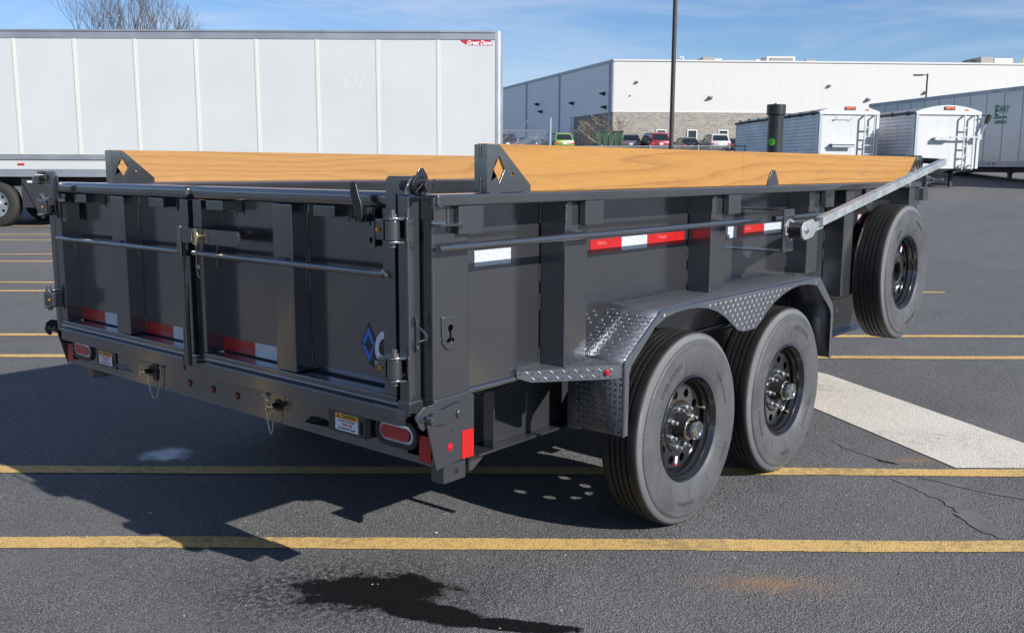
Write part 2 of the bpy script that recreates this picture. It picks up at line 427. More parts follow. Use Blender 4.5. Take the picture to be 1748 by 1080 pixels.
for a, b in ((10.6, 5.02), (11.4, 4.6), (13.95, 3.6), (15.05, 3.6), (17.7, 3), (19.0, 3), (21.3, 2), (22.4, 2)): stripe(-14, b, a, .11, a+.35)
# broad white band
mb = MB(); pts = [(1.55, 6.35), (2.10, 6.72), (2.684, 4.815), (3.6, 2.9), (3.35, 2.7), (2.50, 4.395), (2.10, 4.395)]
pts = [(1.62, 5.98), (2.02, 6.80), (2.206, 6.467), (2.684, 4.815), (3.02, 4.395), (2.134, 4.395), (1.812, 5.535)]
mb.f([mb.v(*P(a, b, .004)) for a, b in pts]); o = mb.build('white_painted_band', m_white); o['kind'] = 'structure'
# crack filler
def ribbon(name, pts, m, z):
    mb = MB(); A = []; B = []
    for i, (r, n, w) in enumerate(pts):
        j = min(i+1, len(pts)-1); k = max(i-1, 0)
        d = Vector((pts[j][0]-pts[k][0], pts[j][1]-pts[k][1])).normalized(); q = Vector((-d.y, d.x))*w/2
        A.append(mb.v(*P(r+q.x, n+q.y, z))); B.append(mb.v(*P(r-q.x, n-q.y, z)))
    for i in range(len(pts)-1): mb.f([A[i], A[i+1], B[i+1], B[i]])
    o = mb.build(name, m, ang=180); o['kind'] = 'structure'; return o
def wavy(p0, p1, w, k=14, a=.02, seed=1):
    rnd = random.Random(seed); L_ = []
    for i in range(k+1):
        t = i/k; L_.append((p0[0]+(p1[0]-p0[0])*t+a*math.sin(t*9+seed)+rnd.uniform(-a, a)*.5, p0[1]+(p1[1]-p0[1])*t+rnd.uniform(-a, a)*.6, w*(.4+.9*math.sin(PI*min(1, max(.06, t))))*rnd.uniform(.7, 1.2)))
    return L_
ribbon('crack_seal', wavy((1.70, 4.86), (1.85, 4.47), .06, a=.008, seed=2), m_patch, .0025)
ribbon('crack_seal', wavy((1.78, 4.24), (1.90, 3.92), .05, a=.008, seed=4), m_patch, .0025)
ribbon('crack_seal', wavy((1.90, 3.95), (1.90, 3.52), .09, seed=5, a=.012), m_patch, .0032)
ribbon('crack_seal', wavy((1.90, 4.26), (2.25, 3.95), .035, a=.008, seed=6), m_patch, .0028)
ribbon('crack', wavy((1.80, 4.53), (1.88, 4.44), .014, seed=8, a=.006), simple('crack_void', (.01, .01, .01), .9), .0045)

# loose grit lying on the tarmac
mb = MB(); rg = random.Random(3)
m_g1 = simple('pale_grit', (.50, .45, .36), .8); m_g2 = simple('dry_leaf_bits', (.38, .24, .09), .8)
for i in range(420):
    r_, n_ = rg.uniform(-2.6, 3.0), rg.uniform(2.5, 8)**1.0
    c_ = P(r_, n_, .001); q = rg.uniform(.0015, .0045)*(1.8 if i % 23 == 0 else 1); a = rg.uniform(0, 6.3)
    mb.mat(m_g1 if i % 3 else m_g2)
    B = [mb.v(c_.x+q*rg.uniform(.6, 1.5)*math.cos(a+k*1.57), c_.y+q*rg.uniform(.5, 1.2)*math.sin(a+k*1.57), c_.z) for k in range(4)]; tp = mb.v(c_.x, c_.y, c_.z+q*.7)
    for k in range(4): mb.f([B[k], B[(k+1) % 4], tp])
o = mb.build('grit', None, kind='stuff'); o['label'] = 'pale grit and dry leaf bits scattered over the tarmac'; o['category'] = 'grit'
# ================================================================== DUMP TRAILER
# trailer frame: X forward, Y to the left, Z up; right rear corner at the origin
W = 2.335; LB = 4.24; XG = -.055
T = thing('dump_trailer', 'charcoal grey dump trailer with wooden side boards standing in the middle of the lot', 'dump trailer', (0, 0, 0))
m_ = m_paint
welds = MB()
def weld(p0, p1, r=.004):
    if MB.mir is not None: return
    p0, p1 = Vector(p0), Vector(p1); n = max(3, int((p1-p0).length/(r*1.1)))
    pts = [p0.lerp(p1, i/n)+Vector((random.uniform(-1, 1), random.uniform(-1, 1), random.uniform(-1, 1)))*r*.15 for i in range(n+1)]
    welds.tube(pts, [r*(1.15 if i % 2 else .78) for i in range(n+1)], 6)

# ---- side walls
RX = (.64, 1.645, 2.625, 3.095)
def side(mir):
    MB.mir = mir
    sw = BX('side_wall', m_, T, (.155, LB-.155, .12, .125, .715, 1.31), (.155, LB-.155, .1225, .14, .695, .7145), bev=.0015)
    mb = MB(); mb.cyl((.155, .122, .708), (LB-.16, .122, .708), .0125, n=12); mb.build('lower_edge_tube', m_, sw)
    for x in RX:
        w = .128
        BX('rib', m_, sw, x, x+w, .01, .1195, (.716 if x < 1 or x > 3 else .90) if x < 3 else .735, 1.3075, bev=.005)
        zb = 1.3 if x > 1 else 1.3
        for (a, b) in ((.74, .80), (.93, .99), (1.03, 1.09), (1.23, 1.30)):
            if (x in RX[1:3]) and a < .9: continue
            weld((x-.002, .118, a), (x-.002, .118, b))
        weld((x-.001, .009, 1.235), (x-.001, .009, 1.303), .0045)
    # rail over the ribs
    rl = BX('top_rail', m_, T, (0.004, LB-.0, -.02, .060, 1.308, 1.342), (.16, LB-.16, .0605, .124, 1.3095, 1.339), bev=.006)
    for x in (.09, .712, 1.735, 2.755, 3.3):
        mb = MB(); w = .108
        mb.plate([(x, -.02), (x+w, -.02), (x+w, .0), (x+w-.006, .0), (x+w-.006, -.014), (x+.006, -.014), (x+.006, .006 if x > .2 else .0), (x, .006 if x > .2 else .0)], [], lambda u, v, t_: (u, v, t_), 1.226, 1.3075)
        mb.box(x+.006, x+w-.006, -.0138, .0095 if x>.2 else -.0005, 1.2262, 1.232)
        mb.build('stake_pocket', m_, T, bev=.003)
    # corner posts
    rp = MB(); rp.box(0, .155, 0, .12, .56, 1.3335); cp = rp.build('corner_post', m_, T, bev=.007, label='rear corner post with keyhole slot' if mir is None else None)
    rp = MB(); rp.box(LB-.155, LB, 0, .12, .70, 1.3335); rp.build('corner_post', m_, T, bev=.007)
    mb = MB()   # end cap of the rail
    mb.box(-.004, .0035, -.012, .1, 1.27, 1.3345); mb.build('rail_end_cap', m_, rl, bev=.002)
    weld((.006, -.0215, 1.309), (.022, -.021, 1.309), .0035)
    # tie flange and gusset
    mb = MB(); mb.plate([(-.008, .01), (.105, .01), (.105, -.036), (.09, -.043), (-.002, -.043), (-.008, -.03)], [], lambda u, v, t_: (u, v, t_), 1.253, 1.261)
    mb.build('tie_flange', m_, T, bev=.0015)
    weld((.062, -.001, 1.262), (.062, -.001, 1.302), .004); weld((.062, -.001, 1.235), (.062, -.001, 1.252), .004)
    # keyhole plate
    if mir is None:
        kh = [(.067+.011*math.sin(a), .952+.011*math.cos(a)) for a in [R(150-i*30) for i in range(11)]]
        kh = [(.067-.0035, .913), (.067+.0035, .913)]+kh[:0]+[(.067+.0035, .943)]+[(.067+.011*math.sin(R(a)), .953+.011*math.cos(R(a))) for a in range(155, -156, -31)]+[(.067-.0035, .943)]
        ol = [(.036, .986), (.094, .986), (.094, .925)]+[(.065+.029*math.cos(R(a)), .922+.031*math.sin(R(a))) for a in range(0, -181, -20)]+[(.036, .925)]
        kp = MB(); kp.plate(ol, [kh], lambda u, v, t_: (u, t_, v), -.0060, -.0005); kp = kp.build('keyhole_plate', m_, cp, bev=.0012)
        bk = MB(); bk.plate(circle(.066, .938, .0275, 20), [], lambda u, v, t_: (u, t_, v), -.0045, -.0008); bk.build('keyhole_dark_disc', m_hole_dark, kp, bev=0)  # shallow black disc stands in for the shade inside the keyhole
        for a, b in zip(ol, ol[1:]+ol[:1]): weld((a[0], -.002, a[1]), (b[0], -.002, b[1]), .0032)
    # rear lower corner plate with hook
    ol = [(-.046, .727)]+[(.0, .742), (.150, .746), (.166, .736), (.165, .566), (.152, .552), (.003, .535)]
    mb = MB(); mb.plate(ol, [circle(.068, .643, .0035, 8)], lambda u, v, t_: (u, t_, v), -.0075, -.0012)
    pl = mb.build('corner_plate', m_, T, bev=.0012)
    weld((.0, -.004, .744), (.15, -.004, .748), .0032)
    mb = MB(); mb.plate([(.110, .546), (.162, .544), (.162, .632), (.110, .634)], [], lambda u, v, t_: (u, t_, v), -.0092, -.0076)
    mb.build('reflector', m_red, pl, bev=.0004)
    mb = MB(); mb.lathe([(0, -.0135), (.006, -.0128), (.0095, -.010), (.0095, -.0076)], (.057, 0, .595), 16)
    mb.mat(m_satin); mb.cyl((.057, -.0077, .595), (.057, -.0095, .595), .0125, n=16); mb.mats = [m_redled, m_satin]
    mb.build('marker_light', None, pl)
    # spread latch hook and pivot
    mb = MB()
    hk = [(.108, .722), (.104, .728), (.06, .724), (.02, .716), (-.012, .722), (-.03, .738), (-.055, .742), (-.078, .728), (-.084, .705), (-.076, .682), (-.062, .671), (-.052, .678), (-.058, .695), (-.050, .712), (-.030, .712), (-.015, .695), (.0, .676), (.03, .672), (.10, .680), (.108, .688)]
    mb.plate(hk, [], lambda u, v, t_: (u, t_, v), -.020, -.012)
    mb.build('latch_hook', m_, T, bev=.0015)
    BX('latch_pin', m_, T, (-.0, .001, 0, .001, .7, .701), bev=0) if 0 else None
    mb = MB(); mb.cyl((-.045, .02, .700), (-.045, -.05, .700), .0135, n=20); mb.build('latch_pin', m_, T, bev=.001)
    mb = MB(); mb.cyl((.086, -.0105, .695), (.086, -.026, .695), .013, n=20); mb.build('pivot_bolt', m_, T, bev=.0015)
    # ear with pivot pin at the top
    ear = [(-.093, 1.27), (-.093, 1.38), (-.080, 1.392), (.01, 1.393), (.016, 1.385), (.05, 1.345), (.05, 1.342), (-.04, 1.342)]
    eo = rounded(.046, .150, 1.262, 1.394, .015, 4, (0, 1, 0, 0))
    eo = [(-.02, 1.343), (-.01, 1.372), (.004, 1.390), (.02, 1.394)]+[(.113, 1.394), (.124, 1.388), (.127, 1.376)]+[(.127, 1.285), (.088, 1.285), (.088, 1.343)]
    mb = MB(); mb.plate(eo, [], lambda u, v, t_: (t_, u, v), XG-.004, XG+.006); mb.build('hanger_ear', m_, T, bev=.0015)
    mb = MB(); mb.plate([(-.098, 1.343), (-.098, 1.36), (-.085, 1.385), (-.066, 1.396), (-.044, 1.396), (-.026, 1.385), (-.01, 1.345)], [], lambda u, v, t_: (u, t_, v), .0, .007); mb.build('pivot_lug', m_, T, bev=.0012)
    mb = MB(); mb.cyl((-.056, -.012, 1.367), (-.056, .0, 1.367), .029, n=24); mb.cyl((-.056, -.045, 1.367), (-.056, .06, 1.367), .0145, n=20)
    pv = mb.build('pivot_pin', m_satin, T, bev=.0012)
    mb = MB(); mb.tube([(-.056+.024*math.cos(a), -.018, 1.367+.028*math.sin(a)) for a in [R(x) for x in range(60, 420, 24)]], .0018, 6)
    mb.tube([(-.088, -.026, 1.352), (-.07, -.034, 1.372), (-.056, -.034, 1.378), (-.03, -.03, 1.374), (-.012, -.024, 1.385)], .0022, 6)
    mb.tube([(-.03, -.03, 1.374), (-.018, -.028, 1.362)], .0022, 6)
    mb.build('cotter_pin', m_satin, pv)
    # stake bracket at the rear and its board
    yo, yi = .0, .047
    for (xa, s_) in ((.238, 1), (LB-.02, -1)):
        X = lambda u: xa+s_*(u-.238)
        ol = [(.238, 1.3425), (.238, 1.487), (.292, 1.487), (.442, 1.364), (.442, 1.3425)]
        dm = [(.291, 1.453), (.265, 1.412), (.291, 1.373), (.315, 1.412)]
        ch = MB()
        for y0, y1 in ((yo, yo+.005), (yi-.0, yi+.005)):
            ch.plate(ol, [dm, circle(.354, 1.397, .006, 8)], lambda u, v, t_: (X(u), t_, v), y0, y1)
        a, b = sorted((X(.2335), X(.238-.0003)))
        ch.box(a, b, yo, yi+.005, 1.3425, 1.487)
        ch.build('stake_bracket', m_, T, bev=.0015)
        if s_ == 1:
            weld((.232, .026, 1.345), (.232, .026, 1.385), .003); weld((.232, .026, 1.45), (.232, .026, 1.486), .003); weld((.245, -.001, 1.343), (.29, -.001, 1.343), .0035); weld((.40, -.001, 1.343), (.43, -.001, 1.343), .0035)
    # centre tabs
    for y0 in (.0, .0475):
        mb = MB(); mb.plate([(2.135, 1.3425), (2.135, 1.36), (2.172, 1.411), (2.205, 1.411), (2.242, 1.36), (2.242, 1.3425)], [circle(2.188, 1.396, .005, 8)], lambda u, v, t_: (u, t_, v), y0, y0+.005)
        mb.build('board_tab', m_, T, bev=.001)
        weld((2.15, y0-.001, 1.343), (2.225, y0-.001, 1.343), .003)
    wd = m_woodR if mir is None else m_woodL
    for a, b in (((.240, 1.895), (1.8965, LB-.024)) if mir is None else ((.240, LB-.024),)):
        mb = MB(); mb.box(a, b, .0065, .0455, 1.3435, 1.4895); mb.build('side_board', wd, T, bev=.0025, label='new pine side board' if mir is None else 'weathered pine side board with grey scuffs')
    # front bracket and block
    BX('front_bracket', m_, T, (LB+.002, LB+.03, .0, .075, 1.20, 1.50), (LB+.012, LB+.10, -.028, .03, 1.225, 1.302), bev=.003)
    mb = MB(); mb.cyl((LB+.05, .02, 1.352), (LB+.05, -.125, 1.352), .009, n=12); mb.cyl((LB+.05, -.03, 1.352), (LB+.05, -.034, 1.352), .028, n=24); mb.cyl((LB+.05, -.045, 1.352), (LB+.05, -.049, 1.352), .024, n=24); mb.cyl((LB+.05, -.053, 1.352), (LB+.05, -.068, 1.352), .017, n=6)
    mb.build('tarp_stud', m_chrome, T)
    BX('stud_bracket', m_, T, LB+.03, LB+.075, -.0285, -.02, 1.302, 1.40, bev=.002)
    # long tie rod
    mb = MB(); mb.cyl((-.003, -.028, 1.191), (2.02, -.028, 1.193), .0115, n=14); mb.cyl((2.15, -.028, 1.193), (3.07, -.028, 1.196), .0115, n=14)
    mb.build('tie_down_rod', m_, T, bev=.001)
    weld((.0, -.006, 1.185), (.02, -.006, 1.199), .0035)
    for x in RX[:3]: weld((x+.02, -.012, 1.205), (x+.06, -.012, 1.206), .0035)
    # reflective tape
    def tp(a, b, m, z0=1.106, z1=1.157, lab=None):
        mb = MB(); mb.box(a, b, .1180, .1195, z0, z1); return mb.build('reflective_tape', m, T, shade=False, label=lab)
    tp(.306, .484, m_wtape, lab='single white reflective strip near the rear corner')
    for a, b, k in ((.935, 1.14, 0), (1.14, 1.322, 1), (1.322, 1.612, 0), (1.995, 2.082, 1), (2.082, 2.362, 0), (2.362, 2.552, 1), (3.02, 3.09, 0), (3.57, 3.618, 1), (3.618, 3.78, 0)):
        o = tp(a+.0006, b-.0006, m_wtape if k else m_red, lab='white reflective tape' if k else 'red reflective tape')
        if mir is None and a < 2.3 and b-a > .15 and k == 0:
            mb = MB(); put_text(mb, 'Nikkalite', .019, lambda u, v, t_, c=(a+b)/2+(-.03 if not k else 0): (c+u, .1174, 1.142+v), shear=.3, sx=.85)
            mb.build('tape_lettering', m_pinktxt, o, shade=False)
m_pinktxt = simple('tape_print', (.62, .16, .16), .3)
side(None)
side(W)
MB.mir = None

# ---- front wall and floor
fwall = BX('front_wall', m_, T, (LB-.006, LB, .1205, W-.1205, .70, 1.335), (LB-.035, LB+.0015, .08, W-.08, 1.452, 1.503), (LB-.0055, LB-.0008, .0805, W-.0805, 1.3355, 1.4515), bev=.003)
BX('bed_floor', m_paint2, T, .02, LB-.007, .126, W-.126, .700, .7145, bev=0)
# ---- tail frame
mb = MB(); mb.box(-.0055, -.0012, .042, W-.042, .699, .7395); tf = mb.build('tailgate_frame', m_, T, bev=0)
for y0, y1 in ((.042, .0872), (W-.0872, W-.042)): BX('frame_post', m_, tf, XG, -.006, y0, y1, .70, 1.343, bev=.007)
mb = MB(); mb.cyl((-.045, .09, .728), (-.045, W-.09, .728), .011, n=12)
mb.box(-.054, -.004, .088, W-.088, .6985, .7185)
mb.build('sill_tube', m_, tf, bev=.004)
for a, b in ((.086, 1.082), (1.243, 2.226)):
    BX('lower_bar', m_, tf, (-.068, -.0553, a, b, .668, .7188), bev=.0035)
mb = MB(); mb.hexa([(-.068, .0862, .668), (-.0553, .0862, .668), (-.0553, .06, .6705), (-.060, .06, .6705), (-.068, .0862, .7188), (-.0553, .0862, .7188), (-.0553, .06, .7165), (-.060, .06, .7165)]); mb.build('bar_end', m_, tf, bev=.003)
weld((XG-.001, .044, .742), (XG-.001, .086, .742), .003); weld((-.05, .041, .742), (-.01, .041, .742), .003)
mb = MB(); mb.box(-.0585, -.003, .0385, .0905, .7005, .742); mb.build('post_sleeve', m_, tf, bev=.004)
# D shaped chain loop on the post
mb = MB(); mb.tube([(-.032, .040, .992), (-.032, .030, .985), (-.032, .033, .968), (-.030, .006, .952), (-.030, -.004, .942), (-.030, -.002, .930), (-.032, .02, .922), (-.032, .034, .915), (-.032, .031, .90), (-.032, .039, .893)], .0042, 8)
mb.build('chain_loop', m_, tf)
weld((-.032, .040, .985), (-.032, .040, .999), .005); weld((-.032, .040, .888), (-.032, .040, .9), .004)

def gate(y0, y1, ribs, pockets, right):
    g = MB()
    g.box(.015, .020, y0+.05, y1-.05, .735, 1.31)
    g.box(XG, .0175, y0, y0+.0515, .7525, 1.301); g.box(XG, .0175, y1-.0515, y1, .7525, 1.301)
    g.box(-.0065, .0145, y0+.0505, y1-.0505, .733, .7445)
    G_ = g.build('gate_door', m_, T, bev=.005, label='right gate door with the maker emblem' if right else 'left gate door')
    t_ = MB(); t_.box(-.0575, .0135, y0-.0, y1+.0, 1.302, 1.349); t_.build('top_tube', m_, G_, bev=.017, seg=4)
    b_ = MB(); b_.box(XG-.001, -.005, y0+.0005, y1-.0005, .7325, .7523); b_.build('bottom_tube', m_, G_, bev=.004)
    for a in ribs:
        BX('rib', m_, G_, XG+.001, .0175, a, a+.103, .754, 1.3015, bev=.005)
        for (za, zb) in ((.77, .83), (1.02, 1.08), (1.10, 1.16), (1.27, 1.30)): weld((.014, a-.001, za), (.014, a-.001, zb), .0035)
    for (za, zb) in ((.98, 1.06), (1.18, 1.22)): weld((.0145, y0+.049+.3, za), (.0145, y0+.049+.3, za+.001), .002)
    for a in pockets:
        mb = MB(); mb.plate([(XG-.001, a), (XG-.001, a+.102), (.0, a+.102), (.0, a+.096), (XG+.005, a+.096), (XG+.005, a+.006), (.0, a+.006), (.0, a)], [], lambda u, v, t_: (u, v, t_), 1.268, 1.3012)
        mb.box(.0, .0142, a+.001, a+.101, 1.26, 1.3008)
        mb.build('stake_pocket', m_, G_, bev=.0025); weld((.0, a-.002, 1.25), (.0, a-.002, 1.295), .003)
    return G_
GR = gate(.099, 1.149, (.579,), (.960, .362), True)
GL = gate(1.184, 2.236, (1.647,), (1.345, 1.945), False)
# ear plates to the left use the mirrored side; lock rods
def rod(y0, y1, par):
    mb = MB(); mb.cyl((-.064, y0, 1.112), (-.064, y1, 1.112), .0105, n=14); mb.build('lock_rod', m_, par, bev=.001)
rod(.135, 1.141, GR); rod(1.19, 2.205, GL)
weld((-.064, .122, 1.105), (-.064, .142, 1.119), .007)
weld((-.062, .60, 1.124), (-.062, .66, 1.124), .004); weld((-.062, 1.66, 1.124), (-.062, 1.72, 1.124), .004)
# reflective tape on the gates
for par, a, b, m in ((GR, .900, 1.120, m_red), (GR, .761, .8995, m_wtape), (GL, 1.982, 2.199, m_red), (GL, 1.879, 1.9815, m_wtape), (GL, 1.439, 1.655, m_red), (GL, 1.369, 1.4385, m_wtape)):
    mb = MB(); mb.box(.0132, .0148, a, min(b, 2.19), .7565, .806); mb.build('reflective_tape', m, par, shade=False, label='red reflective tape' if m is m_red else 'white reflective tape')
# maker emblem: two blue chevrons and a slanted C, TRAILERS below
DF = lambda u, v, t_: (.0140+t_, .293-u, .872+v)
em = MB(); em.plate([(0-.004, .072), (.040, .010), (.052, .044), (.085, .048), (.12, .046), (.12, -.062), (.012, -.066), (.0, -.062), (-.040, .002)], [], DF, .0, .0009)
em = em.build('emblem', m_decal_hole, GR, shade=False)
em2 = MB()
em2.plate([(-.002, .060), (-.034, .004), (-.019, .004), (-.003, .030), (.012, .004), (.027, .004)], [], DF, -.0008, -.0001)
em2.plate([(-.034, -.002), (-.019, -.002), (-.001, -.030), (.014, -.002), (.022, -.002), (.0, -.054)], [], DF, -.0008, -.0001)
em2.build('emblem_chevron', m_blue, em, shade=False)
em3 = MB(); put_text(em3, 'C', .128, lambda u, v, t_: DF(.051+u, -.003+v, -.0005), bold=.045, shear=.22, sx=.72); put_text(em3, 'TRAILERS', .020, lambda u, v, t_: DF(.060+u, -.054+v, -.0005), bold=.03, shear=.25, sx=.95)
em3.build('emblem_lettering', m_decalw, em, shade=False)
# centre latch: plate, pin, tube
mb = MB(); mb.plate(rounded(.824, 1.200, 1.152, 1.203, .014, 4, (0, 1, 1, 0)), [], lambda u, v, t_: (t_, u, v), -.090, -.079)
LP = mb.build('latch_plate', m_, GL, bev=.0025)
mb = MB(); mb.cyl((-.084, 1.192, 1.10), (-.084, 1.192, 1.206), .0125, n=16); mb.cyl((-.078, 1.190, .745), (-.078, 1.190, 1.1), .0085, n=12); mb.cyl((-.078, 1.190, .70), (-.078, 1.190, .83), .0125, n=12)
mb.box(-.078, -.0555, 1.17, 1.21, 1.10, 1.15); mb.build('latch_tube', m_, GL, bev=.001)
mb = MB(); mb.cyl((-.081, 1.168, .702), (-.081, 1.168, 1.15), .0065, n=10); mb.build('drop_rod', m_satin, GL)
mb = MB(); mb.cyl((-.060, 1.05, 1.178), (-.108, 1.05, 1.178), .010, n=14); mb.tube([(-.112, 1.05+.019*math.cos(a), 1.176+.026*math.sin(a)) for a in [2*PI*i/20 for i in range(20)]], .0022, 8, closed=True)
mb.cyl((-.107, 1.05, 1.148), (-.107, 1.05, 1.204), .0055, n=10)
lp = mb.build('linch_pin', m_zinc, LP)
mb = MB(); mb.tube([(-.106, 1.052, 1.15), (-.10, 1.062, 1.12), (-.094, 1.075, 1.08), (-.085, 1.085, 1.04), (-.078, 1.085, 1.03)], .0022, 6); mb.build('pin_lanyard', m_zinc, LP)
mb = MB(); mb.cyl((XG-.001, 1.112, 1.068), (XG-.018, 1.112, 1.068), .005, n=10); mb.tube([(XG-.012, 1.112, 1.068), (XG-.016, 1.102, 1.072), (XG-.014, 1.10, 1.06)], .003, 6); mb.build('lanyard_eye', m_chrome, GR)
# hinges
def hinge(zc, par, s, lab=None):
    Yc = (lambda a: a) if s > 0 else (lambda a: W-a)
    mb = MB(); mb.cyl((-.089, Yc(.068), zc-.030), (-.089, Yc(.068), zc+.026), .0215, n=24); mb.build('hinge_barrel', m_, par, bev=.002)
    mb = MB(); a, b = sorted((Yc(.092), Yc(.126))); mb.box(-.104, -.0555, a, b, zc-.030, zc+.030); hb = mb.build('hinge_block', m_, par, bev=.005)
    mb = MB(); mb.cyl((-.1045, Yc(.109), zc), (-.113, Yc(.109), zc), .0045, n=8); mb.cyl((-.1045, Yc(.109), zc), (-.108, Yc(.109), zc), .007, n=6); mb.build('grease_fitting', m_brass, hb)
    mb = MB(); a, b = sorted((Yc(.010), Yc(.092)))
    for z0, z1 in ((zc+.0275, zc+.0345), (zc-.0385, zc-.0315)):
        mb.plate([(-.112, Yc(.058)), (-.112, Yc(.080)), (-.100, Yc(.090)), (-.085, Yc(.090)), (-.0555, Yc(.072)), (-.0555, Yc(.034)), (-.070, Yc(.034))], [], lambda u, v, t_: (u, v, t_), z0, z1)
    a, b = sorted((Yc(.034), Yc(.041))); mb.box(-.068, -.0556, a, b, zc-.0314, zc+.0274)
    mb.build('hinge_bracket', m_, tf, bev=.0015)
    mb = MB(); mb.cyl((-.089, Yc(.068), zc-.05), (-.089, Yc(.068), zc-.0386), .010, n=8); mb.build('hinge_nut', m_boltp, tf); mb = MB(); mb.cyl((-.089, Yc(.068), zc+.0346), (-.089, Yc(.068), zc+.044), .014, n=6); mb.cyl((-.089, Yc(.068), zc+.044), (-.089, Yc(.068), zc+.056), .0085, n=10); mb.build('hinge_bolt', m_boltp, tf)
    if s > 0:
        weld((-.07, .0285, zc-.036), (-.07, .0285, zc+.034), .0035)
for z in (1.2445, .8465): hinge(z, GR, 1); hinge(z, GL, -1)
# overcentre lever and slotted keeper
def keeper(s, par):
    Yc = (lambda a: a) if s > 0 else (lambda a: W-a)
    mb = MB(); mb.plate([(-.0, 1.372), (.010, 1.378), (.022, 1.372), (.030, 1.345), (.044, 1.315), (.046, 1.28), (.040, 1.258), (.020, 1.276), (.012, 1.278), (.008, 1.31), (-.004, 1.345)], [], lambda u, v, t_: (t_, Yc(.235-u), v), -.098, -.090); mb.build('lever', m_satin, par, bev=.003)
    mb = MB(); mb.cyl((-.09, Yc(.205), 1.272), (-.05, Yc(.205), 1.272), .011, n=12); mb.box(*(-.088, -.0555), *sorted((Yc(.18), Yc(.205))), 1.262, 1.284); mb.build('lever_pivot', m_satin, par, bev=.001)
    y0, y1 = .152, .212
    mb = MB(); mb.plate([(y1, 1.300), (.178, 1.300), (.178, 1.186), (y1, 1.186)], [[(.193, 1.29), (.199, 1.29), (.199, 1.25), (.193, 1.25)], [(.188, 1.215), (.201, 1.215), (.201, 1.2), (.188, 1.2)]], lambda u, v, t_: (t_, Yc(u), v), -.059, -.0535)
    mb.box(-.0535, -.0, *sorted((Yc(.207), Yc(.212))), 1.186, 1.300)
    mb.build('slotted_keeper', m_, par, bev=.001)
keeper(1, GR); keeper(-1, GL)
# ---- tail plate (bumper) with lamps
holes = [slot(.155, .622, .082, .034), slot(W-.165, .620, .082, .034)]
tp_ = [(0.003, .550), (.02, .548), (W-.02, .548), (W-.003, .550), (W-.003, .6985), (.003, .6985)]
notchR = [(.612, .572), (.585, .598), (.545, .603), (.50, .603), (.482, .596), (.474, .578), (.49, .5765), (.55, .574)]
notchL = [(1.752, .579), (1.765, .596), (1.80, .602), (1.85, .602), (1.874, .598), (1.876, .577)]
mb = MB(); mb.plate(tp_, holes+[notchR, notchL], lambda u, v, t_: (t_, u, v), 0, .006); mb.box(.0, .030, .004, W-.004, .5435, .5482)
mb.box(.0061, .16, .004, .012, .5436, .698); mb.box(.0061, .16, W-.012, W-.004, .5436, .698)
TP = mb.build('tail_plate', m_, T, bev=.0015)
BX('tail_channel', m_paint2, T, (.15, .16, .0125, W-.0125, .5436, .699), (.0305, .15, .0125, W-.0125, .6945, .699), bev=0)
for cy in (.155, W-.165):
    S_ = 1
    mb = MB(); o_, i_ = slot(cy, .622, .094, .045, 12), slot(cy, .622, .077, .029, 12)
    mb.plate(o_, [i_], lambda u, v, t_: (t_, u, v), -.010, .0135)
    gl = mb.build('lamp_grommet', m_satin, TP, bev=.003)
    mb = MB()
    A = [mb.v(-.0065, *p) for p in i_]; B = [mb.v(-.0085, cy+(p[0]-cy)*.86, .622+(p[1]-.622)*.72) for p in i_]
    for k in range(len(i_)): mb.f([A[k], A[(k+1) % len(A)], B[(k+1) % len(A)], B[k]])
    mb.build('lamp_bezel', m_lens, gl)
    mb = MB(); mb.plate(slot(cy+.004, .622, .064, .0215, 12), [], lambda u, v, t_: (t_, u, v), -.0105, .004); mb.build('lamp_lens', m_redlens, gl, bev=.003)
    mb = MB()
    for k in range(6):
        for q in (-.008, .008): mb.lathe([(0, -.0), (.006, .0008)], (0, 0, 0), 3) if 0 else mb.plate(circle(cy+.004-.045+.018*k, .622+q, .0062, 10), [], lambda u, v, t_: (t_, u, v), -.0112, -.0104)
    mb.build('lamp_cells', m_redled, gl, bev=.0006)
for y0 in (.012, W-.062):
    mb = MB(); mb.plate([(y0, .552), (y0+.05, .552), (y0+.05, .632), (y0, .632)], [], lambda u, v, t_: (t_, u, v), -.0018, -.0002); mb.build('reflector', m_red, TP, bev=.0004)
for y in (1.317, 1.158, 1.002):
    mb = MB(); mb.cyl((-.003, y, .600), (.0, y, .600), .0145, n=16); mb.build('marker_bezel', m_satin, TP)
    mb = MB(); mb.cyl((-.0031, y, .600), (-.0095, y, .600), .0105, .007, n=16); mb.build('marker_light', m_redled, TP, bev=.001)
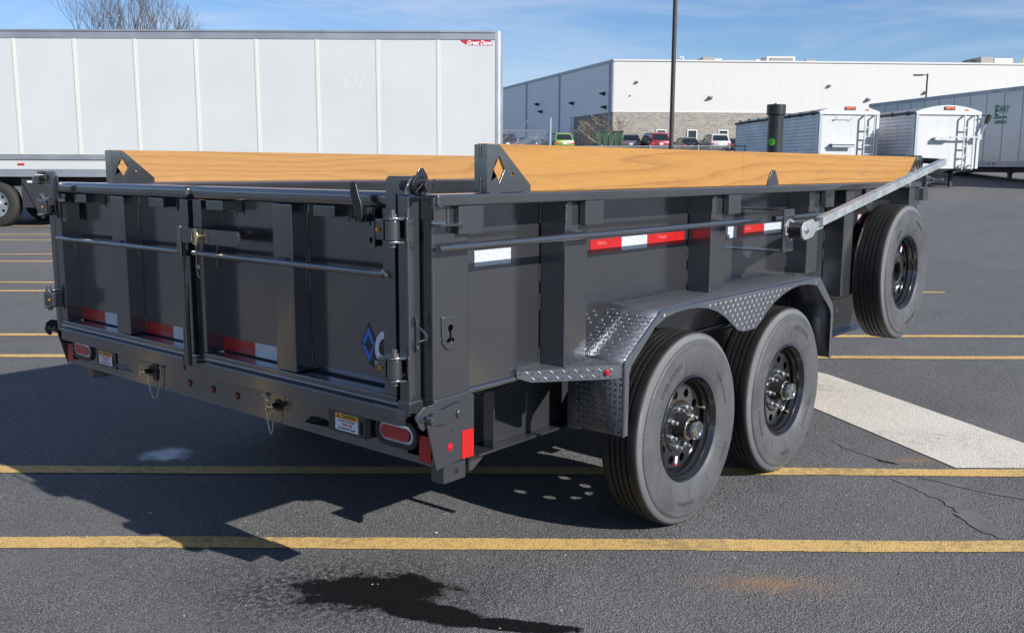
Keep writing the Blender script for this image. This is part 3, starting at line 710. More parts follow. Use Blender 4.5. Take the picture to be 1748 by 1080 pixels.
# ramp end plates with caution labels
def ramp(y0, y1, ly0, s):
    ol = [(y0, .573), (y1, .573), (y1+.02*s*0, .60), (y1, .655), (y0, .66)]
    mb = MB(); mb.plate([(y0, .572), (y1, .574), (y1, .66), (y0, .66)], [[(y0+.012, .585), (y0+.022, .585), (y0+.022, .625), (y0+.012, .625)]], lambda u, v, t_: (t_, u, v), -.0065, -.0003)
    rp_ = mb.build('ramp_end_plate', m_black, TP, bev=.001)
    lb = MB(); lb.box(-.0075, -.0066, ly0, ly0+.111, .583, .639); lb = lb.build('caution_label', m_label_w, rp_, shade=False)
    mb = MB(); mb.mat(m_label_y); mb.box(-.0080, -.0076, ly0+.001, ly0+.110, .6215, .6382)
    F_ = lambda z, o=0: (lambda u, v, t_: (-.0084, ly0+.0555+o-u, z+v))
    mb.mat(m_ink)
    put_text(mb, 'CAUTION', .0155, F_(.6295, -.011), bold=.03, sx=.95)
    V_ = F_(.6295); a = -.040
    mb.f([mb.v(*V_(a-.008, -.006, 0)), mb.v(*V_(a+.008, -.006, 0)), mb.v(*V_(a, .006, 0))])
    put_text(mb, 'DO NOT EXCEED', .0098, F_(.6155), bold=.015); put_text(mb, 'MAXIMUM PER RAMP', .0092, F_(.5905), bold=.015, sx=.98)
    mb.mat(m_inkred); put_text(mb, '7,300 LBS', .0140, F_(.6035), bold=.015)
    mb.mat(m_label_y); V2 = lambda u, v: (-.0088, ly0+.0555-a*1-u*1, .6295+v)
    mb.f([mb.v(-.0088, ly0+.0555-a-.0008, .6265), mb.v(-.0088, ly0+.0555-a+.0008, .6265), mb.v(-.0088, ly0+.0555-a+.0008, .632), mb.v(-.0088, ly0+.0555-a-.0008, .632)])
    mb.build('label_print', None, lb, shade=False, label=None)
ramp(.298, .478, .331, 1); ramp(1.878, 2.045, 1.906, 1)
mb = MB(); mb.cyl((-.012, .275, .584), (-.012, .275, .66), .014, n=14); mb.build('ramp_stop', m_satin, TP, bev=.003)
for y, e, w in ((.755, .82, .0), (1.60, 1.51, .0)):
    mb = MB(); mb.cyl((.0, y, .607), (-.035, y, .607), .0095, n=12); mb.cyl((-.004, y, .607), (.0, y, .607), .022, n=18)
    pn = mb.build('ramp_pin', m_satin, TP, bev=.001)
    mb = MB(); mb.tube([(-.038, y+.003+.018*math.cos(a), .606+.026*math.sin(a)) for a in [2*PI*i/20 for i in range(20)]], .0022, 8, closed=True); mb.cyl((-.034, y+.016, .607), (-.034, y-.014, .607), .005, n=10)
    mb.build('linch_pin', m_zinc, pn)
    mb = MB(); k = 16; pts = [(-.02+(.012)*i/k, y+(e-y)*i/k, .604-.115*math.sin(PI*i/k)**.75+.028*i/k) for i in range(k+1)]
    mb.tube(pts, [.0016+.0006*(i % 2) for i in range(k+1)], 6); mb.build('pin_chain', m_galv, pn)
    mb = MB(); mb.cyl((.0, e, .634), (-.010, e, .634), .008, n=6); mb.cyl((-.01, e, .634), (-.016, e, .634), .004, n=8); mb.build('chain_bolt', m_galv, TP)
BX('pin_keeper', m_satin, TP, (-.006, -.0003, 1.545, 1.578, .575, .66), bev=.001)
# ---- frame
for s in (0, 1):
    MB.mir = None if s == 0 else W
    mb = MB(); mb.box(.586, 5.0, .326, .334, .412, .628); mb.box(.50, 5.0, .275, .385, .403, .4118); mb.box(.50, 5.0, .275, .385, .6285, .637)
    fr = mb.build('frame_beam', m_paint2, T, bev=.002)
    BX('beam_stiffener', m_paint2, fr, .5785, .5855, .277, .3255, .4125, .628, bev=.001)
    mb = MB(); mb.plate([(.50, .402), (.62, .402), (.52, .34), (.50, .34)], [], lambda u, v, t_: (u, t_, v), .325, .334); mb.build('brace', m_paint2, fr, bev=.001)
    # support foot tube at the tail
    mb = MB(); mb.plate([(.070, .03), (.168, .03), (.168, .085), (.070, .085)], [[(.076, .036), (.162, .036), (.162, .079), (.076, .079)]], lambda u, v, t_: (u, v, t_), .466, .5434)
    mb.build('support_foot', m_paint2, T, bev=.003)
    mb = MB(); mb.cyl((.125, .0295, .497), (.125, .031, .497), .009, n=12); mb.build('foot_hole_dark_disc', m_decal_hole, T)  # black disc painting the dark of the pin hole; nothing is bored
    mb = MB()
    for xa in (1.356, 2.238):
        pts = [(xa-.33+.66*i/12, .20, .47+.05*math.sin(PI*i/12)*-1) for i in range(13)]
        for k in range(4):
            sp_ = 1-.18*k; pts = [(xa+(-.33+.66*i/12)*sp_, 0, .455-.06*math.sin(PI*i/12)*sp_-.0*k-.011*k+.0) for i in range(13)]
            A = []
            for p in pts: A.append([mb.v(p[0], .185, p[2]), mb.v(p[0], .235, p[2]), mb.v(p[0], .235, p[2]-.009), mb.v(p[0], .185, p[2]-.009)])
            for q, r_ in zip(A, A[1:]):
                for j in range(4): mb.f([q[j], q[(j+1) % 4], r_[(j+1) % 4], r_[j]])
            mb.f(A[0][::-1]); mb.f(A[-1])
    mb.build('leaf_spring', m_satin, T, bev=0)
    for xa in (.97, 1.76, 2.53): BX('spring_hanger', m_paint2, T, xa, xa+.08, .18, .24, .42, .64, bev=.002)
MB.mir = None
for x in [.35+.42*i for i in range(10)]: BX('floor_crossmember', m_paint2, T, x, x+.05, .28, W-.28, .645, .6985, bev=.002)
for x in (1.356, 2.238):
    mb = MB(); mb.cyl((x, .16, .39), (x, W-.16, .39), .044, n=16); mb.cyl((x, .135, .39), (x, .16, .39), .15, n=28); mb.cyl((x, W-.16, .39), (x, W-.135, .39), .15, n=28); mb.build('axle', m_satin, T)
BX('front_crossmember', m_paint2, T, (3.3, 3.38, .335, W-.335, .42, .62), (4.95, 5.02, .33, W-.33, .405, .635), bev=.003)
mb = MB()
for s in (.335, W-.335): mb.hexa([(4.98, s-.04, .45), (4.98, s+.04, .45), (6.5, W/2+(.03 if s > 1 else -.01), .45), (6.5, W/2+(.01 if s > 1 else -.03), .45), (4.98, s-.04, .60), (4.98, s+.04, .60), (6.5, W/2+(.03 if s > 1 else -.01), .60), (6.5, W/2+(.01 if s > 1 else -.03), .60)])
mb.build('tongue', m_paint2, T, bev=.004)
BX('coupler', m_satin, T, 6.45, 6.75, W/2-.05, W/2+.05, .46, .62, bev=.01)
BX('pump_box', m_paint, T, 4.45, 5.0, .75, W-.75, .64, 1.05, bev=.006)
# tall capped pipe on the nose
mb = MB(); mb.lathe([], (0, 0, 0)) if 0 else None
cx, cy = 4.82, 1.235
mb.cyl((cx, cy, 1.05), (cx, cy, 1.84), .057, n=32, caps=True); mb.cyl((cx, cy, 1.715), (cx, cy, 1.722), .0585, n=32)
pp = mb.build('tall_pipe', m_pipe, T, bev=.001, label='tall black capped pipe at the nose')
mb = MB(); mb.cyl((cx, cy, 1.805), (cx, cy, 1.882), .069, n=32); mb.build('pipe_cap', m_pipe, pp, bev=.004)
mb = MB(); mb.cyl((cx, cy, 1.8825), (cx, cy, 1.892), .02, n=12); mb.build('cap_knob', m_galv, pp, bev=.002)
# round green sticker following the pipe
mb = MB(); a0 = math.atan2(CAM.y-cy, CAM.x-cx)+.12; rows = 9
V_ = [[None]*(rows) for _ in range(rows)]
ctr = mb.v(cx+.0583*math.cos(a0-.55), cy+.0583*math.sin(a0-.55), 1.61)
ring = []
for i in range(20):
    w = 2*PI*i/20; a = a0-.55+.027*math.cos(w)/.058; ring.append(mb.v(cx+.0583*math.cos(a), cy+.0583*math.sin(a), 1.61+.027*math.sin(w)))
for i in range(20): mb.f([ctr, ring[i], ring[(i+1) % 20]])
mb.build('round_sticker', m_green_st, pp, ang=180)
# ---- fenders
def lug(mb, o, u, v, n, a, l=.0105, w=.0036, h=.0020):
    d = u*math.cos(a)+v*math.sin(a); q = -u*math.sin(a)+v*math.cos(a)
    P_ = [o-d*l, o-d*l*.4+q*w, o+d*l*.4+q*w, o+d*l, o+d*l*.4-q*w, o-d*l*.4-q*w]
    B = [mb.b.verts.new(p) for p in P_]; t1 = mb.b.verts.new(o-d*l*.45+n*h); t2 = mb.b.verts.new(o+d*l*.45+n*h)
    for q_ in ((0, 1, t1), (1, 2, t2), (2, 3, t2), (3, 4, t2), (4, 5, t1), (5, 0, t1)):
        mb.f([B[q_[0]], B[q_[1]], q_[2]])
    mb.f([B[1], t2, t1]); mb.f([B[4], t1, t2])
def lugs(mb, o, u, v, n, U, V, pred=None, s=.0215):
    o, u, v, n = Vector(o), Vector(u), Vector(v), Vector(n)
    for i in range(int(U/s)+1):
        for j in range(int(V/s)+1):
            a, b = s*(i+.5), s*(j+.5)
            if a > U-.008 or b > V-.008: continue
            if pred and not pred(a, b): continue
            lug(mb, o+u*a+v*b, u, v, n, R(45 if (i+j) % 2 else -45))
FO = -.11; TH = .003
def fender(mir):
    MB.mir = mir
    prof = [(.838, .474), (.838, .705)]
    def arc(cx, cz, r, a0, a1, n=6): return [(cx+r*math.cos(R(a0+(a1-a0)*i/n)), cz+r*math.sin(R(a0+(a1-a0)*i/n))) for i in range(n+1)]
    prof = [(.838, .474), (.838, .700)]+arc(.898, .716, .06, 172, 142, 4)+arc(1.085, .855, .045, 137, 92, 5)+arc(2.505, .855, .045, 88, 43, 5)+arc(2.645, .716, .06, 38, 8, 4)+[(2.705, .700), (2.705, .480)]
    mb = MB()
    def strip(y0, y1, off):
        A = [mb.v(p[0], y0, p[1]) for p in prof]; B = [mb.v(p[0], y1, p[1]) for p in prof]
        for i in range(len(prof)-1): mb.f([A[i], A[i+1], B[i+1], B[i]])
    strip(FO+.006, .119, 0)
    fb = mb.build('fender', m_tread, T, bev=0)
    sm = fb.modifiers.new('thick', 'SOLIDIFY'); sm.thickness = .003; sm.offset = 0
    # outer skirt with two arches and a rounded lip
    inner = [(.868, .474), (.869, .69)]+arc(.93, .70, .06, 168, 140, 3)+[(.925, .755), (1.03, .850), (1.06, .866)]
    inner = [(.864, .474), (.866, .695), (.878, .725), (1.032, .848)]
    ar1 = arc(1.33, .665, .215, 150, 40, 12)
    ar1 = [(1.05, .853), (1.10, .872), (1.18, .884), (1.26, .887), (1.34, .884), (1.42, .872), (1.50, .850), (1.57, .818), (1.63, .783), (1.68, .752)]
    dip = [(1.735, .738), (1.85, .738)]
    ar2 = [(1.90, .765), (1.95, .797), (2.02, .832), (2.10, .857), (2.19, .875), (2.28, .884), (2.38, .880), (2.48, .866)]
    tail = [(2.655, .735), (2.676, .70), (2.680, .480)]
    lipo = [(p[0], p[1]) for p in prof]
    poly = lipo+[q for q in reversed(inner[:4]+ar1[0:]+dip+ar2+tail)]
    mb = MB(); mb.plate(poly, [], lambda u, v, t_: (u, t_, v), FO, FO+.003); sk = mb.build('fender_skirt', m_tread, fb, bev=.0008)
    mb = MB(); mb.tube([(p[0]+(.002 if p[0] < 1.5 else -.002), FO+.005, p[1]-.002) for p in prof], .006, 8); mb.build('fender_roll', m_, fb)
    if mir is None:
        L_ = MB()
        lugs(L_, (.8363, FO+.006, .478), (0, 1, 0), (0, 0, 1), (-1, 0, 0), .222, .225)
        a, b = Vector((.855, 0, .755)), Vector((1.052, 0, .886)); d = (b-a); nrm = Vector((-d.z, 0, d.x)).normalized()
        p0, p1 = Vector((.8485, FO+.006, .749)), Vector((1.050, FO+.006, .8855)); d = p1-p0; u = d.normalized(); nn_ = Vector((-u.z, 0, u.x))
        lugs(L_, p0+nn_*.0035, u, (0, 1, 0), nn_, d.length, .222)
        lugs(L_, (1.09, FO+.006, .9015), (1, 0, 0), (0, 1, 0), (0, 0, 1), 1.41, .222)
        import bisect
        low = sorted(ar1+dip+ar2)
        def lowz(x):
            for (x0, z0), (x1, z1) in zip(low, low[1:]):
                if x0 <= x <= x1: return z0+(z1-z0)*(x-x0)/max(1e-6, x1-x0)
            return 9
        lugs(L_, (1.06, FO-.0003, .742), (1, 0, 0), (0, 0, 1), (0, -1, 0), 1.44, .156, lambda a, b: .742+b > lowz(1.06+a)+.011)
        L_.build('tread_lugs', m_tread, fb, kind='stuff', ang=10)
        weld((1.08, .117, .903), (1.66, .117, .903), .003); weld((RX[1], .008, .904), (RX[1]+.128, .008, .904), .0035)
    # step between the rear ribs and the fender
    zt = .742; q = [(.502, .112), (.510, .098), (.785, -.108), (.812, -.109), (.836, -.095), (.836, .118), (.50, .118)]
    mb = MB(); mb.plate(q, [], lambda u, v, t_: (u, v, t_), zt-.003, zt); 
    q2 = [(.505, .107), (.785, -.109), (.812, -.110)]
    A = [mb.v(*p, zt-.0005) for p in q2]; B = [mb.v(q2[0][0], q2[0][1], zt-.030), mb.v(.545, .076, zt-.047), mb.v(q2[1][0], q2[1][1], zt-.047), mb.v(q2[2][0], q2[2][1], zt-.047)]
    mb.f([A[0], A[1], B[2], B[1], B[0]]); mb.f([A[1], A[2], B[3], B[2]])
    st = mb.build('step', m_tread, T, bev=.002)
    if mir is None:
        L_ = MB(); u = Vector((.280, -.216, 0)); ln = u.length; u.normalize()
        n_ = Vector((u.y, -u.x, 0))*1; n_ = n_ if n_.y < 0 else -n_
        lugs(L_, Vector((.507, .1055, zt-.0465))+n_*.0004, u, (0, 0, 1), n_, ln-.005, .05, lambda a, b: a > .04 or b > .02)
        lugs(L_, (.53, -.10, zt), (1, 0, 0), (0, 1, 0), (0, 0, 1), .30, .21, lambda a, b: (-.10+b) > .107-.771*(.53+a-.505)+.014 and -.10+b < (.0 if .53+a < .78 else .11))
        L_.build('tread_lugs', m_tread, st, kind='stuff', ang=10)
        c = Vector((.505, .107, zt-.024))+u*(ln-.035)+n_*.0005
        mb = MB(); mb.cyl(c, c+n_*.003, .012, n=16); mb.cyl(c+n_*.003, c+n_*.010, .0095, .006, n=16); mb.build('marker_light', m_redled, st, bev=.001)
        weld((.51, .118, zt+.002), (.64, .118, zt+.002), .004); weld((.64, .009, zt+.002), (.768, .009, zt+.002), .0035)
fender(None); fender(W); MB.mir = None

# ---- wheels
RT_ = .3905
def zz(j, k): return 0
tyre_prof = [(.212, -.048), (.216, -.060), (.226, -.066), (.236, -.0705), (.252, -.0745), (.272, -.0785), (.292, -.081), (.312, -.0815), (.330, -.080), (.344, -.0775), (.3465, -.0785), (.3575, -.0745), (.3585, -.0715), (.372, -.0665), (.380, -.0625), (.3855, -.058), (.3885, -.0525), (RT_, -.046)]
gro = [(-.018), (.006), (.030), (.054)]
tread = []
for g_ in gro: tread += [(RT_, g_-.0048), (RT_-.011, g_-.003), (RT_-.011, g_+.003), (RT_, g_+.0048)]
full = tyre_prof+tread+[(RT_, .082), (.386, .095), (.375, .103), (.34, .115), (.30, .118), (.25, .111), (.215, .086), (.205, .06)]
gi = {len(tyre_prof)+4*i+j for i in range(4) for j in (0, 3)}
mt = MB(); mt.lathe(full, (0, 0, 0), 168, lambda j, k: (.0017 if k % 2 else -.0015) if j in gi else 0)
TY = mt.build('tyre', m_rubber, None, ang=40)
# raised sidewall lettering and radial moulding lines
mb = MB()
def sidewall(txt, size, rad, a0, bold=.02):
    V, F = text_geo(txt, size, bold=bold, ext=.0007); vs = []
    for (x, y, z) in V:
        r = rad+y; a = a0-x/rad
        yy = -.0818+abs(r-.31)**2*2.2
        vs.append(mb.v(r*math.cos(a), yy-.0004-z, r*math.sin(a)))
    for f in F: mb.f([vs[i] for i in f])
TXTM = MB(); mb = TXTM
sidewall('STEEL RADIAL', .030, .297, R(128)); sidewall('ST235/80R16', .024, .300, R(262), .01); sidewall('TUBELESS   LOAD RANGE G', .013, .272, R(30), .0); sidewall('RADIAL', .026, .297, R(330), .02)
TX = TXTM.build('sidewall_lettering', m_rubtext, TY, ang=30, kind='stuff')
mb = MB()
for k, a in enumerate([R(x) for x in (12, 40, 75, 104, 150, 171, 205, 233, 268, 300, 331)]):
    pts = [((.245+.02*i)*math.cos(a+.01*math.sin(i)), -.0738-.0018*0-(.0075*math.sin(PI*min(1, (i+.2)/6.2))), (.245+.02*i)*math.sin(a+.01*math.sin(i))) for i in range(7)]
    mb.tube(pts, .0007, 4)
ML = mb.build('mould_lines', m_rubtext, TY, kind='stuff')
def rim(hub):
    mb = MB(); mb.lathe([(.2125, -.048), (.2155, -.056), (.2155, -.064), (.211, -.067), (.2065, -.062), (.204, -.052), (.198, -.046), (.1965, -.030), (.190, -.022), (.1885, .012), (.182, .016), (.179, .05)], (0, 0, 0), 96)
    rb = mb.build('wheel_rim', m_black, None, ang=35)
    hl = [circle(.139*math.cos(2*PI*k/10-.07), .139*math.sin(2*PI*k/10-.07), (.018), 16, .020, 2*PI*k/10-.07) for k in range(10)]
    mb = MB(); mb.plate(circle(0, 0, .166, 72), hl+[circle(0, 0, .052, 32)], lambda u, v, t_: (u, t_, v), -.013, -.007)
    mb.lathe([(.1655, -.0125), (.172, -.0115), (.176, -.007), (.178, .002), (.1885, .006)], (0, 0, 0), 72)
    mb.lathe([(.108, -.0132), (.104, -.0185), (.098, -.020), (.066, -.020), (.058, -.017)], (0, 0, 0), 48)
    dk = mb.build('wheel_disc', m_black, rb, ang=30)
    mb = MB(); mb.plate([(-.022, -.148), (-.004, -.152), (-.001, -.124), (-.018, -.120)], [], lambda u, v, t_: (u, t_, v), -.0142, -.0134); mb.build('size_sticker', m_label_w, rb)
    mb = MB(); mb.plate([(-.0235, -.156), (-.0055, -.160), (-.0042, -.1524), (-.0222, -.1484)], [], lambda u, v, t_: (u, t_, v), -.0142, -.0134); mb.build('sticker_band', m_inkred, rb)
    mb = MB(); mb.cyl((.168, .02, .045), (.176, -.02, .047), .005, n=10); mb.build('valve_stem', m_brass, rb)
    mb = MB(); mb.cyl((.176, -.0205, .047), (.178, -.03, .0475), .006, n=8); mb.build('valve_cap', m_galv, rb)
    for k in range(8):
        a = 2*PI*k/8+.35; c = (.0825*math.cos(a), .0825*math.sin(a))
        if hub:
            mb = MB(); mb.cyl((c[0], -.019, c[1]), (c[0], -.031, c[1]), .0115, n=6); mb.cyl((c[0], -.031, c[1]), (c[0], -.035, c[1]), .0105, .008, n=12); mb.cyl((c[0], -.035, c[1]), (c[0], -.052, c[1]), .0062, n=10); mb.build('lug_nut', m_galv, rb)
        else:
            mb = MB(); mb.cyl((c[0], -.0198, c[1]), (c[0], -.0206, c[1]), .0085, n=12); mb.build('lug_hole_dark_disc', m_decal_hole, rb)  # black disc in place of the shade inside an empty lug hole
    if hub:
        mb = MB(); mb.lathe([(.054, -.012), (.053, -.02), (.0505, -.03), (.047, -.058), (.0465, -.060)], (0, 0, 0), 32); mb.build('hub', m_satin, rb)
        mb = MB(); mb.lathe([(.0435, -.052), (.0445, -.058), (.0445, -.064), (.039, -.066), (.0385, -.098), (.036, -.103), (.030, -.1045), (.0285, -.101), (.008, -.100), (.0, -.0995)], (0, 0, 0), 32); mb.build('hub_cap', m_chrome, rb)
        mb = MB(); mb.lathe([(.0395, -.0655), (.0455, -.0655), (.0455, -.062), (.0395, -.062)], (0, 0, 0), 32); mb.build('hub_cap_ring', m_zinc, rb)
    else:
        mb = MB(); mb.lathe([(.0518, -.012), (.0518, .04), (.0, .04)], (0, 0, 0), 24); mb.build('centre_bore', m_satin, rb)
    return rb
RIM = rim(True); SPR = rim(False)
def put_wheel(loc, rot, src, rz=0, first=False):
    if first: r_ = src; kids = list(src.children)
    else:
        r_ = src.copy(); COL.objects.link(r_); kids = []
        for c in src.children: d_ = c.copy(); COL.objects.link(d_); d_.parent = r_; kids.append(d_)
    r_.parent = T; r_.location = loc; r_.rotation_euler = (0, rot, rz)
    t2 = TY.copy(); COL.objects.link(t2); t2.parent = T; t2.location = loc; t2.rotation_euler = (0, rot, rz)
    for s_ in (TX, ML): u_ = s_.copy(); COL.objects.link(u_); u_.parent = t2
    return r_
put_wheel((1.358, -.017, RT_), R(0), RIM); put_wheel((2.242, -.017, RT_), R(62), RIM)
put_wheel((1.356, W, RT_), 0, RIM, PI); put_wheel((2.238, W, RT_), R(40), RIM, PI)
sp = put_wheel((3.762, -.042, .8255), R(200), SPR, 0, True); sp['label'] = 'spare wheel rim hung on the side wall'
for o in list(RIM.children)+[RIM, TX, ML, TY]: bpy.data.objects.remove(o)
mb = MB(); mb.cyl((3.762, .02, .8265), (3.762, .118, .8265), .05, n=16); mb.build('spare_carrier', m_paint2, T)
# ---- tarp arm
mb = MB(); mb.plate([(2.055, -.122), (2.160, -.122), (2.160, -.115), (2.055, -.115)], [], lambda u, v, t_: (u, v, t_), 1.052, 1.240)
mb.box(2.055, 2.160, -.1145, .119, 1.2345, 1.2405); mb.box(2.055, 2.160, -.1145, .119, 1.0515, 1.057)
BR = mb.build('arm_bracket', m_, T, bev=.002)
px, pz = 2.112, 1.148
mb = MB(); mb.cyl((px, -.1225, pz), (px, -.127, pz), .050, n=32); mb.build('pivot_washer', m_galv, BR, bev=.001)
mb = MB()
for k in range(7): mb.cyl((px, -.128-.0088*k, pz), (px, -.128-.0088*(k+1)+.0012, pz), .0365, n=28)
mb.build('spring_pack', m_winch, BR, bev=.002)
mb = MB()
for k in range(7):
    a = 2*PI*k/7; mb.cyl((px+.043*math.cos(a), -.127, pz+.043*math.sin(a)), (px+.043*math.cos(a), -.134, pz+.043*math.sin(a)), .006, n=6)
mb.build('pivot_bolts', m_galv, BR)
A0 = Vector((px+.135, -.2005, pz+.035)); A1 = Vector((4.44, -.075, 1.462))
d = (A1-A0).normalized(); upv = Vector((0, 0, 1)); sd_ = d.cross(upv).normalized(); uv = sd_.cross(d)
mb = MB(); hw = .0195
def ring4(c, w): return [c+sd_*w+uv*w, c-sd_*w+uv*w, c-sd_*w-uv*w, c+sd_*w-uv*w]
mb.hexa([tuple(p) for p in ring4(A0, hw)]+[tuple(p) for p in ring4(A1, hw)])
ARM = mb.build('tarp_arm', m_galv, T, bev=.003)
mb = MB(); c0 = (px, pz); u2 = Vector((d.x, d.z)).normalized(); v2 = Vector((-u2.y, u2.x))
ol = [Vector(c0)+Vector((.040*math.cos(a), .040*math.sin(a))) for a in [math.atan2(v2.y, v2.x)+PI*i/10 for i in range(11)]]
ol += [Vector(c0)+u2*.075-v2*.040, Vector(c0)+u2*.105-v2*.020, Vector(c0)+u2*.19-v2*.020, Vector(c0)+u2*.19+v2*.020, Vector(c0)+u2*.105+v2*.020, Vector(c0)+u2*.075+v2*.040]
mb.plate([tuple(p) for p in ol], [], lambda u, v, t_: (u, t_, v), -.199, -.191); mb.build('arm_end_plate', m_galv, ARM, bev=.001)
mb = MB(); mb.cyl((px, -.199, pz), (px, -.206, pz), .013, n=6); mb.cyl((px, -.206, pz), (px, -.211, pz), .007, n=10); mb.build('arm_bolt', m_chrome, ARM)
mb = MB(); q = (A0+A1)/2+d*.35+uv*.026; mb.cyl(q, q+uv*.006, .008, n=6); q = (A0+A1)/2+d*.35-uv*.025; mb.cyl(q, q-uv*.018, .006, n=8); mb.build('arm_rivet', m_galv, ARM)
mb = MB(); e = A1-d*.02; mb.tube([e, e+Vector((.04, .02, .004)), e+Vector((.05, .08, .008)), (4.47, .15, 1.475), (4.47, W-.1, 1.475)], .018, 8); mb.build('arm_crossbar', m_satin, ARM)
mb = MB(); mb.cyl((LB+.11, .03, 1.455), (LB+.11, W-.03, 1.455), .045, n=20); mb.build('tarp_roll', m_satin, T, bev=.004)
wb = welds.build('weld_beads', m_weld, T, kind='stuff', ang=60)
# ================================================================== THE LOT BEHIND
def LOT(r, n, z=0): return P(r, n, z)
def lthing(name, label, cat, r, n, ang=0, group=None, z=0):
    """thing standing in the lot; ang turns its local +Y (away) axis, degrees, positive to the left"""
    return thing(name, label, cat, P(r, n, z), BGROT+R(ang), group)
m_vanw = simple('white_trailer_sheet', (.50, .52, .525), .38, 0, .3, 3, .05, .05, .5)
m_seam = simple('trailer_seam', (.62, .61, .57), .45)
m_riv = simple('rivet_grey', (.40, .40, .39), .5)
m_alu = simple('aluminium', (.52, .53, .55), .36, .8, 0, 40, .08, .15, 2)
m_alud = simple('weathered_aluminium', (.34, .36, .40), .45, .55, 0, 30, .1, .2, 1.2)
m_dk = simple('dark_underside', (.018, .018, .02), .6)
m_tarp = simple('tarp_vinyl', (.035, .036, .04), .5)
m_tarpg = simple('tarp_top', (.25, .25, .26), .6, 0, 0, 6, .2, .15, 2)
m_wheelb = simple('truck_tyre', (.02, .02, .02), .7)
m_or = simple('sign_orange', (.75, .13, .04), .4)
m_reds = simple('sign_red', (.42, .025, .03), .4)
m_gt = simple('letter_green', (.01, .13, .07), .4)
m_ghost = simple('ghost_lettering', (.512, .535, .54), .38)
def truck_wheel(par, x, y, zc, r=.5, w=.28, rim=True):
    mb = MB()
    pr = [(.6*r, 0), (.66*r, -.01), (.9*r, -.005), (.98*r, .02), (r, .05), (r, w-.05), (.95*r, w), (.6*r, w)]
    mb.lathe(pr, (x, y, zc), 40); t_ = mb.build('tyre', m_wheelb, par)
    mb = MB(); mb.plate([(x+a, zc+b) for a, b in circle(0, 0, .6*r, 32)], [[(x+a, zc+b) for a, b in circle(.42*r*math.cos(k*PI/4), .42*r*math.sin(k*PI/4), .07*r, 8)] for k in range(8)], lambda u, v, q: (u, y+q, v), .05, .06)
    mb.cyl((x, y-.01, zc), (x, y+.05, zc), .2*r, n=16); mb.build('wheel_rim', m_alu, t_)
# ---- the white van trailer (its long side faces the camera)
VN = 21.0
V = lthing('van_trailer', 'long white box trailer with riveted seams parked behind the dump trailer', 'semi trailer', -8.2, VN, 0)
vx0, vx1 = -8.1, 7.96; zb_ = -lift(VN)
Z = lambda z: z-lift(VN)
BX('body_core', m_vanw, V, vx0, vx1-.13, .02, 2.57, Z(1.20), Z(4.22), bev=.02)
BX('top_rail', m_alud, V, (vx0, vx1-.13, -.012, .0195, Z(4.10), Z(4.275)), (vx0, vx1-.13, -.03, -.0125, Z(4.245), Z(4.285)), bev=.004)
BX('roof', m_vanw, V, vx0, vx1-.1, .021, 2.56, Z(4.2201), Z(4.265), bev=.01)
seams = [6.595-1.30*k for k in range(12)]
edges = [vx1-.14]+seams+[vx0]
pm = None
for a, b in zip(edges, edges[1:]):
    w = a-b-.012
    BX('side_panel', m_vanw, V, b+.006, a-.006, .0, .0195, Z(1.645), Z(4.098), bev=.004)
sm_ = None
for x in seams:
    if sm_ is None:
        mb = MB(); mb.box(-.040, .040, -.006, -.0005, Z(1.65), Z(4.095)); mb.box(-.012, .012, -.010, -.0065, Z(1.65), Z(4.095)); sm_ = mb.build('panel_seam', m_seam, V, (x, 0, 0), bev=.0015)
        mb = MB()
        for k in range(46):
            for q in (-.029, .029): mb.cyl((q, -.006, Z(1.69+.0525*k)), (q, -.0135, Z(1.69+.0525*k)), .0105, .006, n=6)
        rv = mb.build('rivets', m_riv, sm_, kind='stuff')
    else:
        c_ = sm_.copy(); COL.objects.link(c_); c_.parent = V; c_.location = (x, 0, 0)
        d_ = rv.copy(); COL.objects.link(d_); d_.parent = c_
BX('bump_rail', m_alu, V, vx0, vx1-.14, -.035, -.0005, Z(1.53), Z(1.635), bev=.02)
BX('lower_band', m_vanw, V, vx0, vx1-.14, -.008, .0195, Z(1.325), Z(1.525), bev=.003)
BX('bottom_rail', m_alud, V, vx0, vx1-.10, -.012, .0195, Z(1.165), Z(1.320), bev=.004)
mb = MB()
for k in range(190):
    mb.cyl((vx1-.3-.084*k, -.008, Z(1.50)), (vx1-.3-.084*k, -.013, Z(1.50)), .007, n=5); mb.cyl((vx1-.3-.084*k, -.008, Z(1.35)), (vx1-.3-.084*k, -.013, Z(1.35)), .007, n=5)
mb.build('rivets', m_alud, V, kind='stuff')
for x in (-2.6, -.1, .22, 2.6): BX('side_reflector', m_red, V, x-.0, x+.15, -.014, -.0085, Z(1.41), Z(1.455), bev=0)
mb = MB(); mb.plate(rounded(vx1-.14, vx1, .0, 2.58, .09, 6, (1, 0, 0, 1)), [], lambda u, v, t_: (u, v, t_), Z(1.165), Z(4.285)); mb.build('corner_post', m_alu, V, bev=.004)
mb = MB()
for k in range(58): mb.cyl((vx1-.125, -.0, Z(1.3+.05*k)), (vx1-.125, -.006, Z(1.3+.05*k)), .007, n=5)
mb.build('rivets', m_alud, V, kind='stuff')
BX('chassis', m_dk, V, (vx0, 7.6, .5, .62, Z(.95), Z(1.19)), (vx0, 7.6, 1.95, 2.07, Z(.95), Z(1.19)), bev=.01)
BX('underfloor', m_dk, V, vx0, 7.8, .03, 2.56, Z(1.16), Z(1.199), bev=0)
for x in (-3.2, -4.5, -5.75): truck_wheel(V, x, .06, .5)
for x in (-3.2, -4.5, -5.75): truck_wheel(V, x, 2.25, .5)
